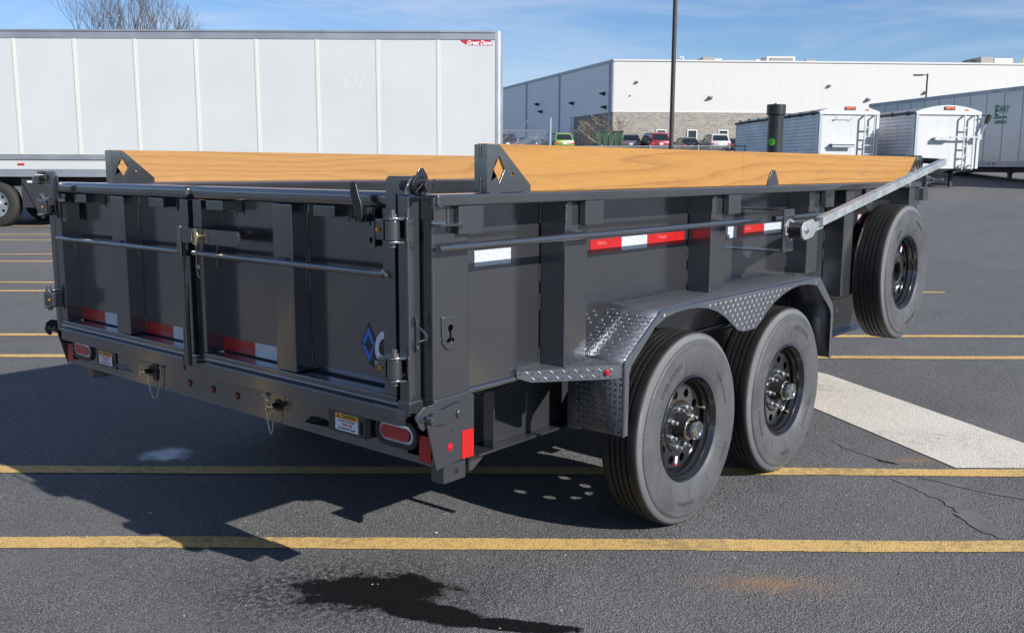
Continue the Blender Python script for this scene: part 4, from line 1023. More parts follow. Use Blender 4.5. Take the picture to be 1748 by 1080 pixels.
mb = MB(); mb.plate([(-2.62, 1.10), (-1.85, 1.10), (-1.85, .42), (-2.28, .36)], [], lambda u, v, t_: (u, t_, v), .05, .07); mb.box(-2.6, -1.85, .0705, 2.5, .42, 1.05); mb.build('side_skirt', simple('dark_plastic', (.03, .032, .036), .5), V, bev=.01)
BX('skirt_tag', m_label_w, V, -2.45, -2.12, .044, .0495, .97, 1.01, bev=0)
for q in (.35, 2.1): BX('landing_leg', m_dk, V, 5.2, 5.32, q, q+.12, .0, 1.2, bev=.01)
VF = lambda cx, cz, y=-.004: (lambda u, v, t_: (cx+u, y, cz+v))
# maker plate, red swoosh with script
mb = MB(); f_ = VF(7.42, Z(4.035), -.0015)
mb.plate([(7.42+a, Z(4.035)+b) for a, b in [(-.36, .062), (.27, .062), (.325, .04), (.335, -.052), (-.17, -.052), (-.20, -.03), (-.25, -.03), (-.27, .0), (-.31, .005)]], [], lambda u, v, t_: (u, t_, v), -.003, -.0008)
lg = mb.build('maker_plate', m_reds, V, shade=False)
mb = MB(); put_text(mb, 'Great Dane', .125, VF(7.47, Z(4.035), -.0045), bold=.03, shear=.25, sx=.88); mb.build('maker_script', m_label_w, lg, shade=False)
# ghost of an old fleet name
mb = MB(); zg = Z(4.28-1.06); put_text(mb, 'DFX', .44, VF(4.95, zg, -.0012), bold=.02, shear=.25, sx=1.05); put_text(mb, 'GROUP', .36, VF(6.04-.55+.42, zg, -.0012), bold=.02, shear=.25, sx=.86)
mb.build('faded_lettering', m_ghost, V, shade=False)

# ---- van trailer on the right, side in shade
def shaded_van():
    a = Vector((22.63, 42)); b = Vector((20.4, 54.6)); d = (b-a).normalized(); ang = math.degrees(math.atan2(-d.x, d.y))
    st = a-d*5.5
    E_ = thing('van_trailer', 'white box trailer with green lettering on its shaded side at the right edge', 'semi trailer', P(st.x, st.y, 0), BGROT+R(ang))
    base = lift(st.y); ZZ = lambda z: z-base
    Lg = 19.0
    BX('body_core', m_vanw, E_, .02, 2.58, 0, Lg, ZZ(1.55), ZZ(5.0), bev=.02)
    BX('top_rail', m_alud, E_, -.02, .0195, 0, Lg, ZZ(4.86), ZZ(5.03), bev=.01)
    mb = MB()
    for k in range(150): mb.cyl((-.02, .06+.126*k, ZZ(4.94)), (-.032, .06+.126*k, ZZ(4.94)), .018, n=5)
    mb.build('rivets', m_alud, E_, kind='stuff')
    k = 0; y = .25; pp_ = 1.22; first = None
    while y < Lg-.1:
        w = min(pp_, Lg-y)
        BX('side_panel', m_vanw, E_, .0, .0195, y+.008, y+w-.008, ZZ(1.76), ZZ(4.855), bev=.004)
        if first is None:
            mb = MB(); mb.box(-.006, -.0005, -.03, .03, ZZ(1.77), ZZ(4.85)); first = mb.build('panel_seam', m_alud, E_, (0, y, 0), bev=0)
            mb = MB()
            for q in range(38): mb.cyl((-.006, 0, ZZ(1.8+.08*q)), (-.016, 0, ZZ(1.8+.08*q)), .016, n=5)
            rv_ = mb.build('rivets', m_dk, first, kind='stuff')
        else:
            c_ = first.copy(); COL.objects.link(c_); c_.parent = E_; c_.location = (0, y, 0); d_ = rv_.copy(); COL.objects.link(d_); d_.parent = c_
        y += pp_
    BX('bottom_rail', m_alud, E_, -.015, .0195, 0, Lg, ZZ(1.50), ZZ(1.75), bev=.005)
    for y in (2.6, 2.95, 5.1, 5.45, 7.9, 8.2, 10.3, 10.6, 13.1, 13.5): BX('side_reflector', m_red, E_, -.024, -.0155, y, y+.16, ZZ(1.63), ZZ(1.69), bev=0)
    tx = (38.0-36.5)
    # lettering
    yc = 7.75
    F_ = lambda dy, z: (lambda u, v, t_: (-.010, yc-dy-u, ZZ(z)+v))
    for (s_, sz, dy, z, kw) in (('E', .66, -.30, 4.02, dict(bold=.04, sx=.8)), ('-WAY', .46, .16, 4.07, dict(bold=.02, sx=.62)), ('EXPRESS,LLC', .19, .03, 3.52, dict(bold=.04, sx=.78))):
        mb = MB(); put_text(mb, s_, sz, F_(dy, z), **kw); mb.build('fleet_lettering', m_gt, E_, shade=False)
    mb = MB(); f = F_(.0, 3.73); mb.f([mb.v(*f(-.46, .045, 0)), mb.v(*f(.40, .045, 0)), mb.v(*f(.48, -.045, 0)), mb.v(*f(-.46, -.045, 0))]); mb.build('fleet_underline', m_gt, E_, shade=False)
    BX('chassis', m_dk, E_, (.4, .52, 0, Lg, ZZ(1.25), ZZ(1.50)), (2.0, 2.12, 0, Lg, ZZ(1.25), ZZ(1.50)), bev=0)
    BX('underfloor', m_dk, E_, .05, 2.55, 0, Lg, ZZ(1.5001), ZZ(1.545), bev=0)
    gz = ZZ(lift(42.5)) - .0
    mb = MB()
    for x in (.35, 1.95):
        y = 7.3; g = ZZ(lift(st.y+y))-.02
        mb.box(x, x+.14, y, y+.14, g, ZZ(1.5)); mb.box(x-.08, x+.22, y-.08, y+.22, g, g+.04)
        mb.tube([(x+.07, y-.6, ZZ(1.45)), (x+.07, y, g+.35)], .04, 6); mb.tube([(x+.07, y+.7, ZZ(1.45)), (x+.07, y+.1, g+.35)], .04, 6)
    mb.build('landing_gear', m_dk, E_)
    for y in (13.0, 14.3):
        g = ZZ(lift(st.y+y))
        for x0 in (.05, 2.25):
            mb = MB(); mb.cyl((x0, y, g+.5), (x0+.28, y, g+.5), .5, n=32); mb.build('tyre', m_wheelb, E_, bev=.03)
            mb = MB(); mb.cyl((x0-.01, y, g+.5), (x0+.02, y, g+.5), .28, n=24); mb.build('wheel_rim', m_alu, E_, bev=.01)
    return E_
EWAY = shaded_van()

# ---- two grain hopper trailers
def hopper(r, n, ang, label, kind, hw=1.30):
    H = lthing('grain_trailer', label, 'grain trailer', r, n, ang, 'grain trailers with arched ends')
    Lh = 9.6; z0, z1, z2 = .80, 2.98, 3.30
    arch = [(-hw+2*hw*i/20, z1+.06+(z2-z1-.06)*(1-((i-10)/10)**2)) for i in range(21)]
    mb = MB(); mb.plate([(-hw, z0), (hw, z0)]+arch[::-1], [], lambda u, v, t_: (u, t_, v), .0, .03); ew = mb.build('end_wall', m_vanw, H, bev=.006)
    mb = MB(); mb.plate([(-hw-.02, z1)]+[(a*1.012, b+.012) for a, b in arch]+[(hw+.02, z1)], [], lambda u, v, t_: (u, t_, v), -.03, -.0005); mb.build('arched_header', m_vanw, H, bev=.006)
    BX('header_bar', m_vanw, H, -hw, hw, -.06, -.0305, z1-.05, z1+.03, bev=.008)
    for x in (-hw, hw-.12): BX('corner_post', m_vanw if x > 0 else m_alud, H, x, x+.12, -.045, -.001, z0, z1-.0505, bev=.008)
    mb = MB()
    for x in (-hw+.14, hw-.14, -.45, .12):
        for k in range(30): mb.cyl((x, -.0005, z0+.1+.07*k), (x, -.008, z0+.1+.07*k), .010, n=5)
    mb.build('rivets', m_alud, ew, kind='stuff')
    # ribbed side sheets
    for s_ in (-1, 1):
        mb = MB(); N = 15; rows = []
        for i in range(N):
            za = z0+(z1-z0)*i/N; zb2 = z0+(z1-z0)*(i+.82)/N; zc = z0+(z1-z0)*(i+.91)/N
            rows += [(s_*hw, za), (s_*hw, zb2), (s_*(hw-.035), zc)]
        rows.append((s_*hw, z1))
        A = [mb.v(x, .03, z) for x, z in rows]; B = [mb.v(x, Lh, z) for x, z in rows]
        for i in range(len(rows)-1): mb.f([A[i], A[i+1], B[i+1], B[i]])
        mb.build('ribbed_side', m_alud if kind == 9 else m_alu2, H, ang=5, kind='stuff')
        BX('side_post', m_alu2, H, *( (s_*hw-.04, s_*hw+.03) if s_ > 0 else (s_*hw-.03, s_*hw+.04)), .03, .17, z0, z1, bev=.006)
    BX('back_wall', m_alud, H, -hw, hw, Lh, Lh+.03, z0, z1, bev=0)
    # tarp roof and its rolled edge
    mb = MB(); A = [mb.v(a, .03, b-.01) for a, b in arch]; B = [mb.v(a, Lh, b-.01-.05) for a, b in arch]
    for i in range(20): mb.f([A[i], A[i+1], B[i+1], B[i]])
    mb.build('tarp', m_tarpg, H)
    mb = MB(); mb.cyl((-hw-.03, .06, z1+.03), (-hw-.03, Lh, z1-.02), .055, n=12); mb.build('tarp_roll', m_tarp, H)
    for k in range(8):
        y = .5+1.2*k; BX('tarp_clip', m_dk, H, -hw-.10, -hw+.03, y, y+.05, z1-.06, z1+.12, bev=0)
    # sloped hoppers and frame
    mb = MB()
    for y0 in (1.2, 5.4): mb.hexa([(-.4, y0+1.2, .28), (.4, y0+1.2, .28), (.4, y0+2.0, .28), (-.4, y0+2.0, .28), (-hw, y0-1.2+.03, z0), (hw, y0-1.2+.03, z0), (hw, y0+3.0+.0, z0), (-hw, y0+3.0, z0)])
    mb.build('hopper_bottom', m_alud, H, kind='stuff')
    BX('frame_beam', m_dk, H, (-.55, -.43, .1, Lh, .62, .79), (.43, .55, .1, Lh, .62, .79), bev=0)
    for q in (-.75, .63): BX('landing_leg', m_dk, H, q, q+.12, .6, .72, -.05, .7, bev=0)
    for y in (7.3, 8.6):
        for x0 in (-1.28, 1.0):
            mb = MB(); mb.cyl((x0, y, .62), (x0+.28, y, .62), .5, n=28); mb.build('tyre', m_wheelb, H, bev=.03)
    # ladder
    mb = MB()
    xa, xb = (.58, 1.0)
    zt_ = z1-.08
    mb.box(xa, xa+.045, -.22, -.17, z0-.05, zt_); mb.box(xb, xb+.045, -.22, -.17, z0-.05, zt_)
    for x in (xa, xb): mb.box(x, x+.045, -.17, -.0, zt_-.06, zt_); mb.box(x, x+.045, -.17, -.0, z0+.1, z0+.15)
    k = z0+.15
    while k < zt_-.2: mb.box(xa+.045, xb, -.22, -.175, k, k+.045); k += .36
    mb.build('ladder', m_alu, H, bev=0)
    # name plate
    pl = BX('name_plate', m_decal_hole, H, -.24, .24, -.045, -.031, 3.115, 3.255, bev=.004)
    mb = MB(); put_text(mb, 'TIMPTE', .125, lambda u, v, t_: (u, -.047, 3.185+v), bold=.05, sx=.95); mb.build('plate_lettering', m_or, pl, shade=False)
    BX('clearance_lamp', m_or, H, .68, .83, -.045, -.031, 3.10, 3.16, bev=.004)
    BX('tail_reflector', m_reds, H, .70, .80, -.012, -.001, z0+.28, z0+.40, bev=0)
    if kind == 1:
        BX('step_shelf', m_alu, H, -.78, .22, -.24, -.002, 1.72, 1.76, bev=.004)
        BX('step_shelf_lip', m_alud, H, -.76, .20, -.20, -.19, 1.60, 1.7195, bev=0)
        mb = MB(); mb.tube([(-.68, 0, 2.66), (-.60, -.16, 2.84), (.10, -.16, 2.84), (-.05, 0, 2.66)], .014, 6); mb.build('grab_loop', m_alud, H)
    else:
        # roll tarp crank arm and motor housing hanging off the right corner
        mb = MB(); mb.box(-.62, .02, -.22, -.04, 1.92, 2.05); mb.box(.02, 1.28, -.25, -.20, 2.02, 2.08); mb.box(1.18, 1.34, -.26, -.16, 1.96, 2.16); mb.tube([(1.30, -.21, 2.1), (1.55, -.21, 2.66)], .035, 8); mb.build('tarp_crank_arm', m_alu, H, bev=0)
        mb = MB(); mb.tube([(1.50, -.21, 2.60), (1.60, -.21, 2.78), (1.66, -.21, 2.93)], [.07, .10, .085], 10); mb.tube([(1.62, -.21, 2.9), (1.32, -.21, 2.92)], .025, 6); mb.build('motor_housing', m_dk, H)
        BX('warning_panel', m_label_w, H, .56, .90, -.012, -.001, z0+.22, z0+.50, bev=0)
    return H
m_alu2 = simple('bare_aluminium_sheet', (.70, .71, .72), .5, .1, 0, 20, .08, .2, .8)
hopper(13.88, 40, 7.2, 'grain trailer with a small shelf on its white arched end, left of the pair', 1)
hopper(17.52, 39, 7.6, 'grain trailer with a black crank motor hanging off its right corner', 2, 1.40)

# ---- warehouse
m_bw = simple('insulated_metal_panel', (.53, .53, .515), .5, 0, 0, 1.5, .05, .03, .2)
m_bs = simple('metal_panel_shade_lift', (.80, .80, .81), .5, 0, 0, 1.5, .05, .03, .2)  # same sheet as the front, colour raised to brighten the shaded side
t = NT('split_face_block'); c = t.coord()
sx = t.n('SeparateXYZ'); t.l(c, sx.inputs[0]); cx_ = t.n('CombineXYZ'); t.l(t.math('ADD', sx.outputs[0], sx.outputs[1]), cx_.inputs[0]); t.l(sx.outputs[2], cx_.inputs[1])
bk = t.n('TexBrick'); bk.inputs['Scale'].default_value = 1; bk.inputs['Brick Width'].default_value = .333; bk.inputs['Row Height'].default_value = .1665; bk.inputs['Mortar Size'].default_value = .012
bk.inputs['Color1'].default_value = (.30, .27, .235, 1); bk.inputs['Color2'].default_value = (.19, .175, .16, 1); bk.inputs['Mortar'].default_value = (.42, .40, .37, 1); t.l(cx_.outputs[0], bk.inputs['Vector'])
t.set(Base__Color=bk.outputs['Color'], Roughness=.9); t.bump(bk.outputs['Fac'], .4, -.02); t.bump(t.noise(c, 20, 4), .6, .02); m_block = t.m
m_winframe = simple('window_frame', (.70, .70, .68), .4)
m_glass = simple('window_glass', (.02, .035, .04), .06, 0, 0)
KB = 96/78
def warehouse():
    B0 = Vector((8.03, 78.0)); ang = math.degrees(math.atan2(.0556, 1)); E_ = thing('warehouse', 'large white metal warehouse with grey block base and rooftop units', 'warehouse', P(B0.x*KB, B0.y*KB, 0), BGROT+R(ang)); E_.scale = (KB, KB, KB)
    base = lift(96); ZZ = lambda z: (1.42+(z-1.42)*KB-base)/KB
    top, bt = 9.92, 5.78; Lf = 58
    # side direction in local frame
    d = Vector((-.31, .95)); ca, sa = math.cos(-R(ang)), math.sin(-R(ang)); dl = Vector((d.x*ca-d.y*sa, d.x*sa+d.y*ca)).normalized(); Ls = 47
    ft = [(0, 0), (Lf, 0), (Lf, 45), (dl.x*Ls, dl.y*Ls)]
    off = .06
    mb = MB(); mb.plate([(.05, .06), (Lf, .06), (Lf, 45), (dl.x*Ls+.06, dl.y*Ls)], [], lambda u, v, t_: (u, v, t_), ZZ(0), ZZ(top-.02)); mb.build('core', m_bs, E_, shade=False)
    mb = MB(); mb.box(.0, Lf, -.06, .0595, ZZ(1.2), ZZ(bt)); 
    mb.build('block_base', m_block, E_, shade=False)
    def sq(t_, o_): n_ = Vector((-dl.y, dl.x)); n_ = n_ if n_.x < 0 else -n_; p = dl*t_+n_*o_; return (p.x, p.y)
    mb = MB(); mb.plate([sq(0, .06), sq(8.3, .06), sq(8.3, -.04), sq(0, -.04)], [], lambda u, v, t_: (u, v, t_), ZZ(1.2), ZZ(bt)); mb.build('block_base', m_block, E_, shade=False)
    pan = None; x = .02; k = 0
    while x < Lf-.5:
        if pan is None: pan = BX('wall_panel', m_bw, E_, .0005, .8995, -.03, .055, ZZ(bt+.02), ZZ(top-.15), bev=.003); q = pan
        else: q = pan.copy(); COL.objects.link(q); q.parent = E_
        q.location = (x, 0, 0); x += .90
    BX('drip_edge', m_bw, E_, 0, Lf, -.09, -.0, ZZ(bt-.06)+.08, ZZ(bt)+.04, bev=.01)
    BX('roof_trim', m_bw, E_, -.05, Lf, -.10, .30, ZZ(top-.14), ZZ(top), bev=.02)
    mb = MB(); mb.plate([sq(0, .10), sq(Ls, .10), sq(Ls, -.3), sq(0, -.3)], [], lambda u, v, t_: (u, v, t_), ZZ(top-.22), ZZ(top)+.004); mb.build('roof_trim', m_bw, E_, bev=.02)
    ts = [0, .55, 11.95, 21.3, 30.8, 40.2, 47]
    for a, b in zip(ts, ts[1:]):
        n0 = (b-a)/max(1, round((b-a)/.95)); y = a
        while y < b-.1:
            z_lo = bt+.02 if y < 8.2 else 1.2
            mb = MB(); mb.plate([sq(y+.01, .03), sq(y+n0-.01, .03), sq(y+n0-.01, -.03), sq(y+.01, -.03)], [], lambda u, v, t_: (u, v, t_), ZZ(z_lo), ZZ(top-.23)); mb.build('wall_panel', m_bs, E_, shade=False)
            y += n0
    for a in ts[1:-1]:
        mb = MB(); mb.plate([sq(a-.14, .10), sq(a+.14, .10), sq(a+.14, .031), sq(a-.14, .031)], [], lambda u, v, t_: (u, v, t_), ZZ(1.2), ZZ(top-.23)); mb.build('side_pilaster', simple('pilaster', (.33, .36, .42), .5) if a == ts[1] else bpy.data.materials['pilaster'], E_, shade=False)  # flat pilasters dividing the side wall into sections
    def fx(px): # along the front for a picture column
        u = (px-874)/1622.1; return (u*78-8.03)/(math.cos(R(ang))-u*math.sin(R(ang)))
    for px in (1122.5, 1174.5, 1226.5):
        x = fx(px); w = .41
        mb = MB(); mb.plate([(x-w, ZZ(3.35)), (x+w, ZZ(3.35)), (x+w, ZZ(4.45)), (x-w, ZZ(4.45))], [[(x-w+.08, ZZ(3.43)), (x+w-.08, ZZ(3.43)), (x+w-.08, ZZ(4.37)), (x-w+.08, ZZ(4.37))]], lambda u, v, t_: (u, t_, v), -.12, -.061); wn = mb.build('window', m_winframe, E_, bev=.008)
        BX('pane', m_glass, wn, x-w+.0805, x+w-.0805, -.08, -.0615, ZZ(3.4305), ZZ(4.3695), bev=0)
    def wl(px, py, s=1):
        s = s*.62
        x = fx(px); z = ZZ(1.42+(286-py)*79/1622)
        mb = MB(); mb.hexa([(x-.16*s, -.45*s, z-.05), (x+.16*s, -.45*s, z-.05), (x+.16*s, -.032, z-.22*s), (x-.16*s, -.032, z-.22*s), (x-.16*s, -.42*s, z+.03), (x+.16*s, -.42*s, z+.03), (x+.16*s, -.032, z+.14*s), (x-.16*s, -.032, z+.14*s)]); mb.build('wall_light', m_lampg, E_)
    for q in ((1080, 147, .9), (1069.5, 169, .45), (1203, 171, 1.3), (1400, 150.5, 1), (1466, 172, 1.2), (1560, 160, 1), (1640, 168, 1)): wl(*q)
    for t_, z in ((17.6, 7.5), (16.6, 6.75), (8.4, 7.05), (1.5, 7.4), (1.2, 6.3)):
        c0 = sq(t_, .03); c1 = sq(t_, .45); c2 = sq(t_+.35, .45); c3 = sq(t_+.35, .03)
        mb = MB(); mb.hexa([(*c0, ZZ(z)-.2), (*c1, ZZ(z)-.05), (*c2, ZZ(z)-.05), (*c3, ZZ(z)-.2), (*c0, ZZ(z)+.1), (*c1, ZZ(z)+.02), (*c2, ZZ(z)+.02), (*c3, ZZ(z)+.1)]); mb.build('wall_light', m_dk, E_)
    # roof plant
    def unit(pa, pb, h, m, y0=5, dep=3, name='rooftop_unit', lab=None):
        s_ = (78+y0)/78; x0, x1 = fx(pa)*s_+8.03*(s_-1), fx(pb)*s_+8.03*(s_-1)
        x0, x1 = ((pa-874)/1622*(79+y0)-8.03), ((pb-874)/1622*(79+y0)-8.03)
        return BX(name, m, E_, x0, x1, y0, y0+dep, ZZ(top)-.02, ZZ(top)+h, bev=.03, label=lab)
    m_tan = simple('unit_tan', (.26, .235, .21), .6); m_cream = simple('unit_cream', (.55, .54, .50), .6)
    unit(1191, 1210, .70, m_tan, 4); unit(1210.5, 1223, .58, m_cream, 4); unit(1170, 1190, .35, m_cream, 7, 6)
    u_ = unit(1298, 1346, .80, m_cream, 4, lab='wide cream rooftop unit with dark louvre'); s_ = 83
    BX('louvre', simple('unit_louvre', (.20, .19, .17), .6), u_, (1303-874)/1622*s_-8.03, (1342-874)/1622*s_-8.03, 3.93, 3.995, ZZ(top)+.25, ZZ(top)+.68, bev=.01)
    unit(1281, 1297, .66, m_cream, 5, 5); unit(1365, 1381, .68, m_tan, 5); unit(1349, 1364, .5, m_tan, 6)
    unit(1646, 1660, .72, m_tan, 5); unit(1662, 1684, .95, m_tan, 4); unit(1686, 1718, .9, m_cream, 4.5); unit(1724, 1741, .62, m_tan, 6)
    x0 = (1733-874)/1622*82-8.03
    mb = MB()
    for k in range(4): mb.cyl((x0+1.3*k, 3, ZZ(top)-.02), (x0+1.3*k, 3, ZZ(top)+.72), .045, n=6)
    mb.cyl((x0, 3, ZZ(top)+.72), (x0+4, 3, ZZ(top)+.72), .045, n=6); mb.cyl((x0, 3, ZZ(top)+.4), (x0+4, 3, ZZ(top)+.4), .035, n=6); mb.build('roof_railing', simple('safety_yellow', (.62, .42, .03), .5), E_)
    x0 = (1155-874)/1622*80-8.03; mb = MB(); mb.tube([(x0, 1, ZZ(top)-.05), (x0, 1, ZZ(top)+.22), (x0-.04, 1, ZZ(top)+.33), (x0-.15, 1, ZZ(top)+.38), (x0-.26, 1, ZZ(top)+.33), (x0-.28, 1, ZZ(top)+.22)], .06, 8); mb.build('vent_pipe', m_cream, E_)
    return E_
m_lampg = simple('lamp_grey', (.20, .20, .22), .5)
warehouse()

# ---- lamp posts
def lamp_post(r, n, h, rad, label, arm=None):
    T_ = lthing('lamp_post', label, 'lamp post', r, n)
    mb = MB(); mb.cyl((0, 0, 0), (0, 0, h), rad, rad*.92, n=16); mb.build('pole', m_pole, T_)
    mb = MB(); mb.cyl((0, 0, 0), (0, 0, .35), rad*3.2, rad*3.0, n=20); mb.build('footing', simple('footing_concrete', (.35, .34, .32), .9) if 'footing_concrete' not in bpy.data.materials else bpy.data.materials['footing_concrete'], T_, bev=.02)
    for s_ in (-1, 1) if arm is None else (-1,):
        mb = MB(); mb.box(*sorted((s_*rad, s_*(rad+.25))), -.03, .03, h-.12, h-.06); mb.box(*sorted((s_*(rad+.25), s_*(rad+.85))), -.17, .17, h-.14, h-.05); mb.build('lamp_head', m_pole, T_, bev=.015)
    return T_
m_pole = simple('bronze_pole', (.045, .042, .040), .45, .2, 0, 20, .05, .15, 1)
lamp_post(5.415, 33, 9.0, .080, 'tall dark lamp post rising out of the picture in front of the warehouse')
lamp_post(27.6, 65, 5.5, .06, 'short lamp post with one arm behind the grain trailers', arm=1)

# ---- chain link fence
m_fence = simple('galvanised_fence', (.36, .38, .40), .45, .6)
def fence_run(r0, n0, r1, n1, h, label, posts, gate=False):
    F = lthing('fence' if not gate else 'fence_gate', label, 'fence' if not gate else 'gate', r0, n0)
    b0 = lift(n0)
    def q(t_, z): r = r0+(r1-r0)*t_; n = n0+(n1-n0)*t_; return (r-r0, n-n0, lift(n)-b0+z)
    for i in range(posts+1):
        mb = MB(); mb.cyl(q(i/posts, -.05), q(i/posts, h+.06), .04 if not gate or i < posts else .06, n=8); mb.build('post', m_fence, F)
    mb = MB(); mb.tube([q(i/8, h) for i in range(9)], .026, 6); mb.build('top_rail', m_fence, F)
    if gate: mb = MB(); mb.tube([q(i/8, .1) for i in range(9)], .026, 6); mb.build('bottom_rail', m_fence, F)
    Lr = math.hypot(r1-r0, n1-n0); mb = MB(); s_ = .075; w = .0035
    for sg in (1, -1):
        k = -h
        while k < Lr+h:
            a, b = (k, 0.04), (k+sg*h, h)
            if sg < 0: a = (k, .04)
            # clip to run
            def cl(a, b):
                (x0, z0), (x1, z1) = a, b
                if x0 > x1: x0, z0, x1, z1 = x1, z1, x0, z0
                if x1 <= 0 or x0 >= Lr: return None
                if x0 < 0: z0 += (z1-z0)*(0-x0)/(x1-x0); x0 = 0
                if x1 > Lr: z1 = z0+(z1-z0)*(Lr-x0)/(x1-x0); x1 = Lr
                return (x0, z0), (x1, z1)
            c_ = cl(a, b)
            if c_:
                (x0, z0), (x1, z1) = c_; p0, p1 = Vector(q(x0/Lr, z0)), Vector(q(x1/Lr, z1)); o_ = Vector((0, 0, w))
                mb.f([mb.b.verts.new(p0-o_), mb.b.verts.new(p1-o_), mb.b.verts.new(p1+o_), mb.b.verts.new(p0+o_)])
            k += s_
    mb.build('wire_mesh', m_fence, F, kind='stuff', shade=False)
    return F
fence_run(1.78, 44.5, 11.2, 46.5, 1.45, 'chain link fence in front of the parked cars, with a low top rail', 4)
FG = fence_run(-3.2, 44.5, 1.70, 44.5, 2.17, 'taller chain link gate with barbed wire arms beside the white trailer', 2, gate=True)
mb = MB()
for (a, b) in (((3.2, 2.2), (3.9, 3.0)), ((2.6, 2.0), (3.3, 2.6)), ((2.2, 1.6), (2.9, 2.25)), ((1.5, 1.6), (2.2, 2.25))): mb.tube([(a[0], .3, a[1]-.35), (b[0], .1, b[1]-.35)], .03, 6)
mb.build('wire_arm', m_fence, FG)
mb = MB()
for k in range(4): mb.tube([(1.2+.4*i, .15+.03*k, 1.1+.06*k+.35*(i/8)**2*2.2) for i in range(9)], .02, 4)
mb.build('barbed_wire', m_fence, FG)
mb = MB(); mb.cyl((4.92, 0, 0), (4.92, 0, 2.75), .065, n=10); mb.build('gate_post', m_fence, FG)

# ---- parked cars
def car(r, n, ang, paint, label, kind='suv', s=1.0):
    C_ = lthing('parked_car', label, 'car', r, n, ang, 'cars parked along the warehouse')
    Lc, Wc, Hc = {'suv': (4.7, 1.92, 1.72), 'big': (5.0, 2.0, 1.82), 'sedan': (4.7, 1.86, 1.44)}[kind]
    # stations from the tail (y=0) to the nose (y=Lc): (y, z under, z waist, half width)
    zw = .98 if kind != 'sedan' else .88
    st = [(0, .42, zw-.12, .86), (.05, .32, zw-.02, .93), (.35, .26, zw, .99), (1.2, .24, zw, 1.0), (2.6, .24, zw-.02, 1.0), (3.4, .25, zw-.05, .99), (4.2, .28, zw-.16, .93), (Lc-.08, .34, zw-.30, .86), (Lc, .42, zw-.40, .80)]
    hw = Wc/2
    mb = MB(); rows = []
    for (y, zu, zt2, f) in st:
        w = hw*f; m_z = zu+(zt2-zu)*.55
        rows.append([mb.v(-w*.9, y, zu), mb.v(-w, y, zu+.12), mb.v(-w*1.0, y, m_z), mb.v(-w*.97, y, zt2-.05), mb.v(-w*.90, y, zt2), mb.v(w*.90, y, zt2), mb.v(w*.97, y, zt2-.05), mb.v(w, y, m_z), mb.v(w, y, zu+.12), mb.v(w*.9, y, zu)])
    for A, B in zip(rows, rows[1:]):
        for k in range(9): mb.f([A[k], A[k+1], B[k+1], B[k]])
        mb.f([A[9], A[0], B[0], B[9]])
    mb.f(rows[0]); mb.f(rows[-1][::-1])
    body = mb.build('body', paint, C_, bev=.03, ang=40)
    # greenhouse
    if kind == 'sedan': gs = [(.55, zw, .0), (1.35, Hc-.05, 1), (2.1, Hc, 1), (2.9, Hc-.06, 1), (3.75, zw-.08, 0)]
    else: gs = [(.10, zw-.02, 0), (.42, Hc-.09, 1), (.9, Hc-.02, 1), (1.8, Hc, 1), (2.75, Hc-.06, 1), (3.65, zw-.04, 0)]
    mb = MB(); rows = []
    for (y, z, k) in gs:
        w = hw*(.74 if k else .90); rows.append([mb.v(-w, y, z-(.06 if k else 0)), mb.v(-w*.88, y, z), mb.v(w*.88, y, z), mb.v(w, y, z-(.06 if k else 0))])
    for A, B in zip(rows, rows[1:]):
        for k in range(3): mb.f([A[k], A[k+1], B[k+1], B[k]])
    mb.build('roof', paint, C_, ang=40)
    mb = MB()          # side glass as one bay per door
    w0, w1 = hw*.915, hw*.755
    ya, yb = gs[0][0]+.15, gs[-1][0]-.15
    for s_ in (-1, 1):
        lowp = [(gs[0][0]+.12, zw+.01), (gs[-1][0]-.1, zw-.02)]
        topp = [(g[0], g[1]-.12) for g in gs[1:-1]]
        V0 = [mb.v(s_*w0*.985, y, z) for y, z in lowp]; V1 = [mb.v(s_*(w1+.005), y, z) for y, z in topp]
        mb.f([V0[0], *V1, V0[1]])
    mb.build('side_window', m_cglass, C_, shade=False)
    mb = MB(); g0, g1 = gs[0], gs[1]; f0, f1 = .16, .86
    y0, z0_ = g0[0]+(g1[0]-g0[0])*f0, g0[1]+(g1[1]-g0[1])*f0; y1, z1_ = g0[0]+(g1[0]-g0[0])*f1, g0[1]+(g1[1]-g0[1])*f1
    mb.f([mb.v(-hw*.76, y0-.025, z0_), mb.v(hw*.76, y0-.025, z0_), mb.v(hw*.64, y1-.025, z1_), mb.v(-hw*.64, y1-.025, z1_)])
    mb.build('rear_window', m_cglass, C_, shade=False)
    for s_ in (-1, 1):
        mb = MB(); a, b = sorted((s_*hw*.62, s_*hw*.93)); mb.box(a, b, -.02, .10, zw-.30, zw-.14); mb.build('tail_light', m_redlens, C_, bev=.02)
        for y in (.85, Lc-.95):
            mb = MB(); a, b = sorted((s_*(hw-.22), s_*(hw+.005))); mb.cyl((a, y, .34), (b, y, .34), .34, n=24); tw = mb.build('tyre', m_wheelb, C_, bev=.02)
            mb = MB(); x = s_*(hw+.008); mb.cyl((s_*(hw-.02), y, .34), (x, y, .34), .22, n=16); mb.build('wheel_rim', m_alu, tw)
        mb = MB(); a, b = sorted((s_*hw*.98, s_*(hw+.2))); mb.box(a, b, 3.05, 3.15, zw+.02, zw+.17); mb.build('wing_mirror', paint, C_, bev=.02)
    BX('number_plate', m_label_w, C_, -.16, .16, -.012, .03, zw-.38 if kind == 'sedan' else zw-.30, zw-.24 if kind == 'sedan' else zw-.16, bev=0)
    BX('rear_bumper', m_bumper, C_, -hw*.84, hw*.84, -.05, .15, .36, .52, bev=.03)
    return C_
m_cglass = simple('car_glass', (.012, .016, .02), .05, 0, .5)
m_bumper = simple('bumper_plastic', (.03, .03, .033), .5)
def cpaint(n, c, r=.25): return simple(n, c, r, .3, .8)
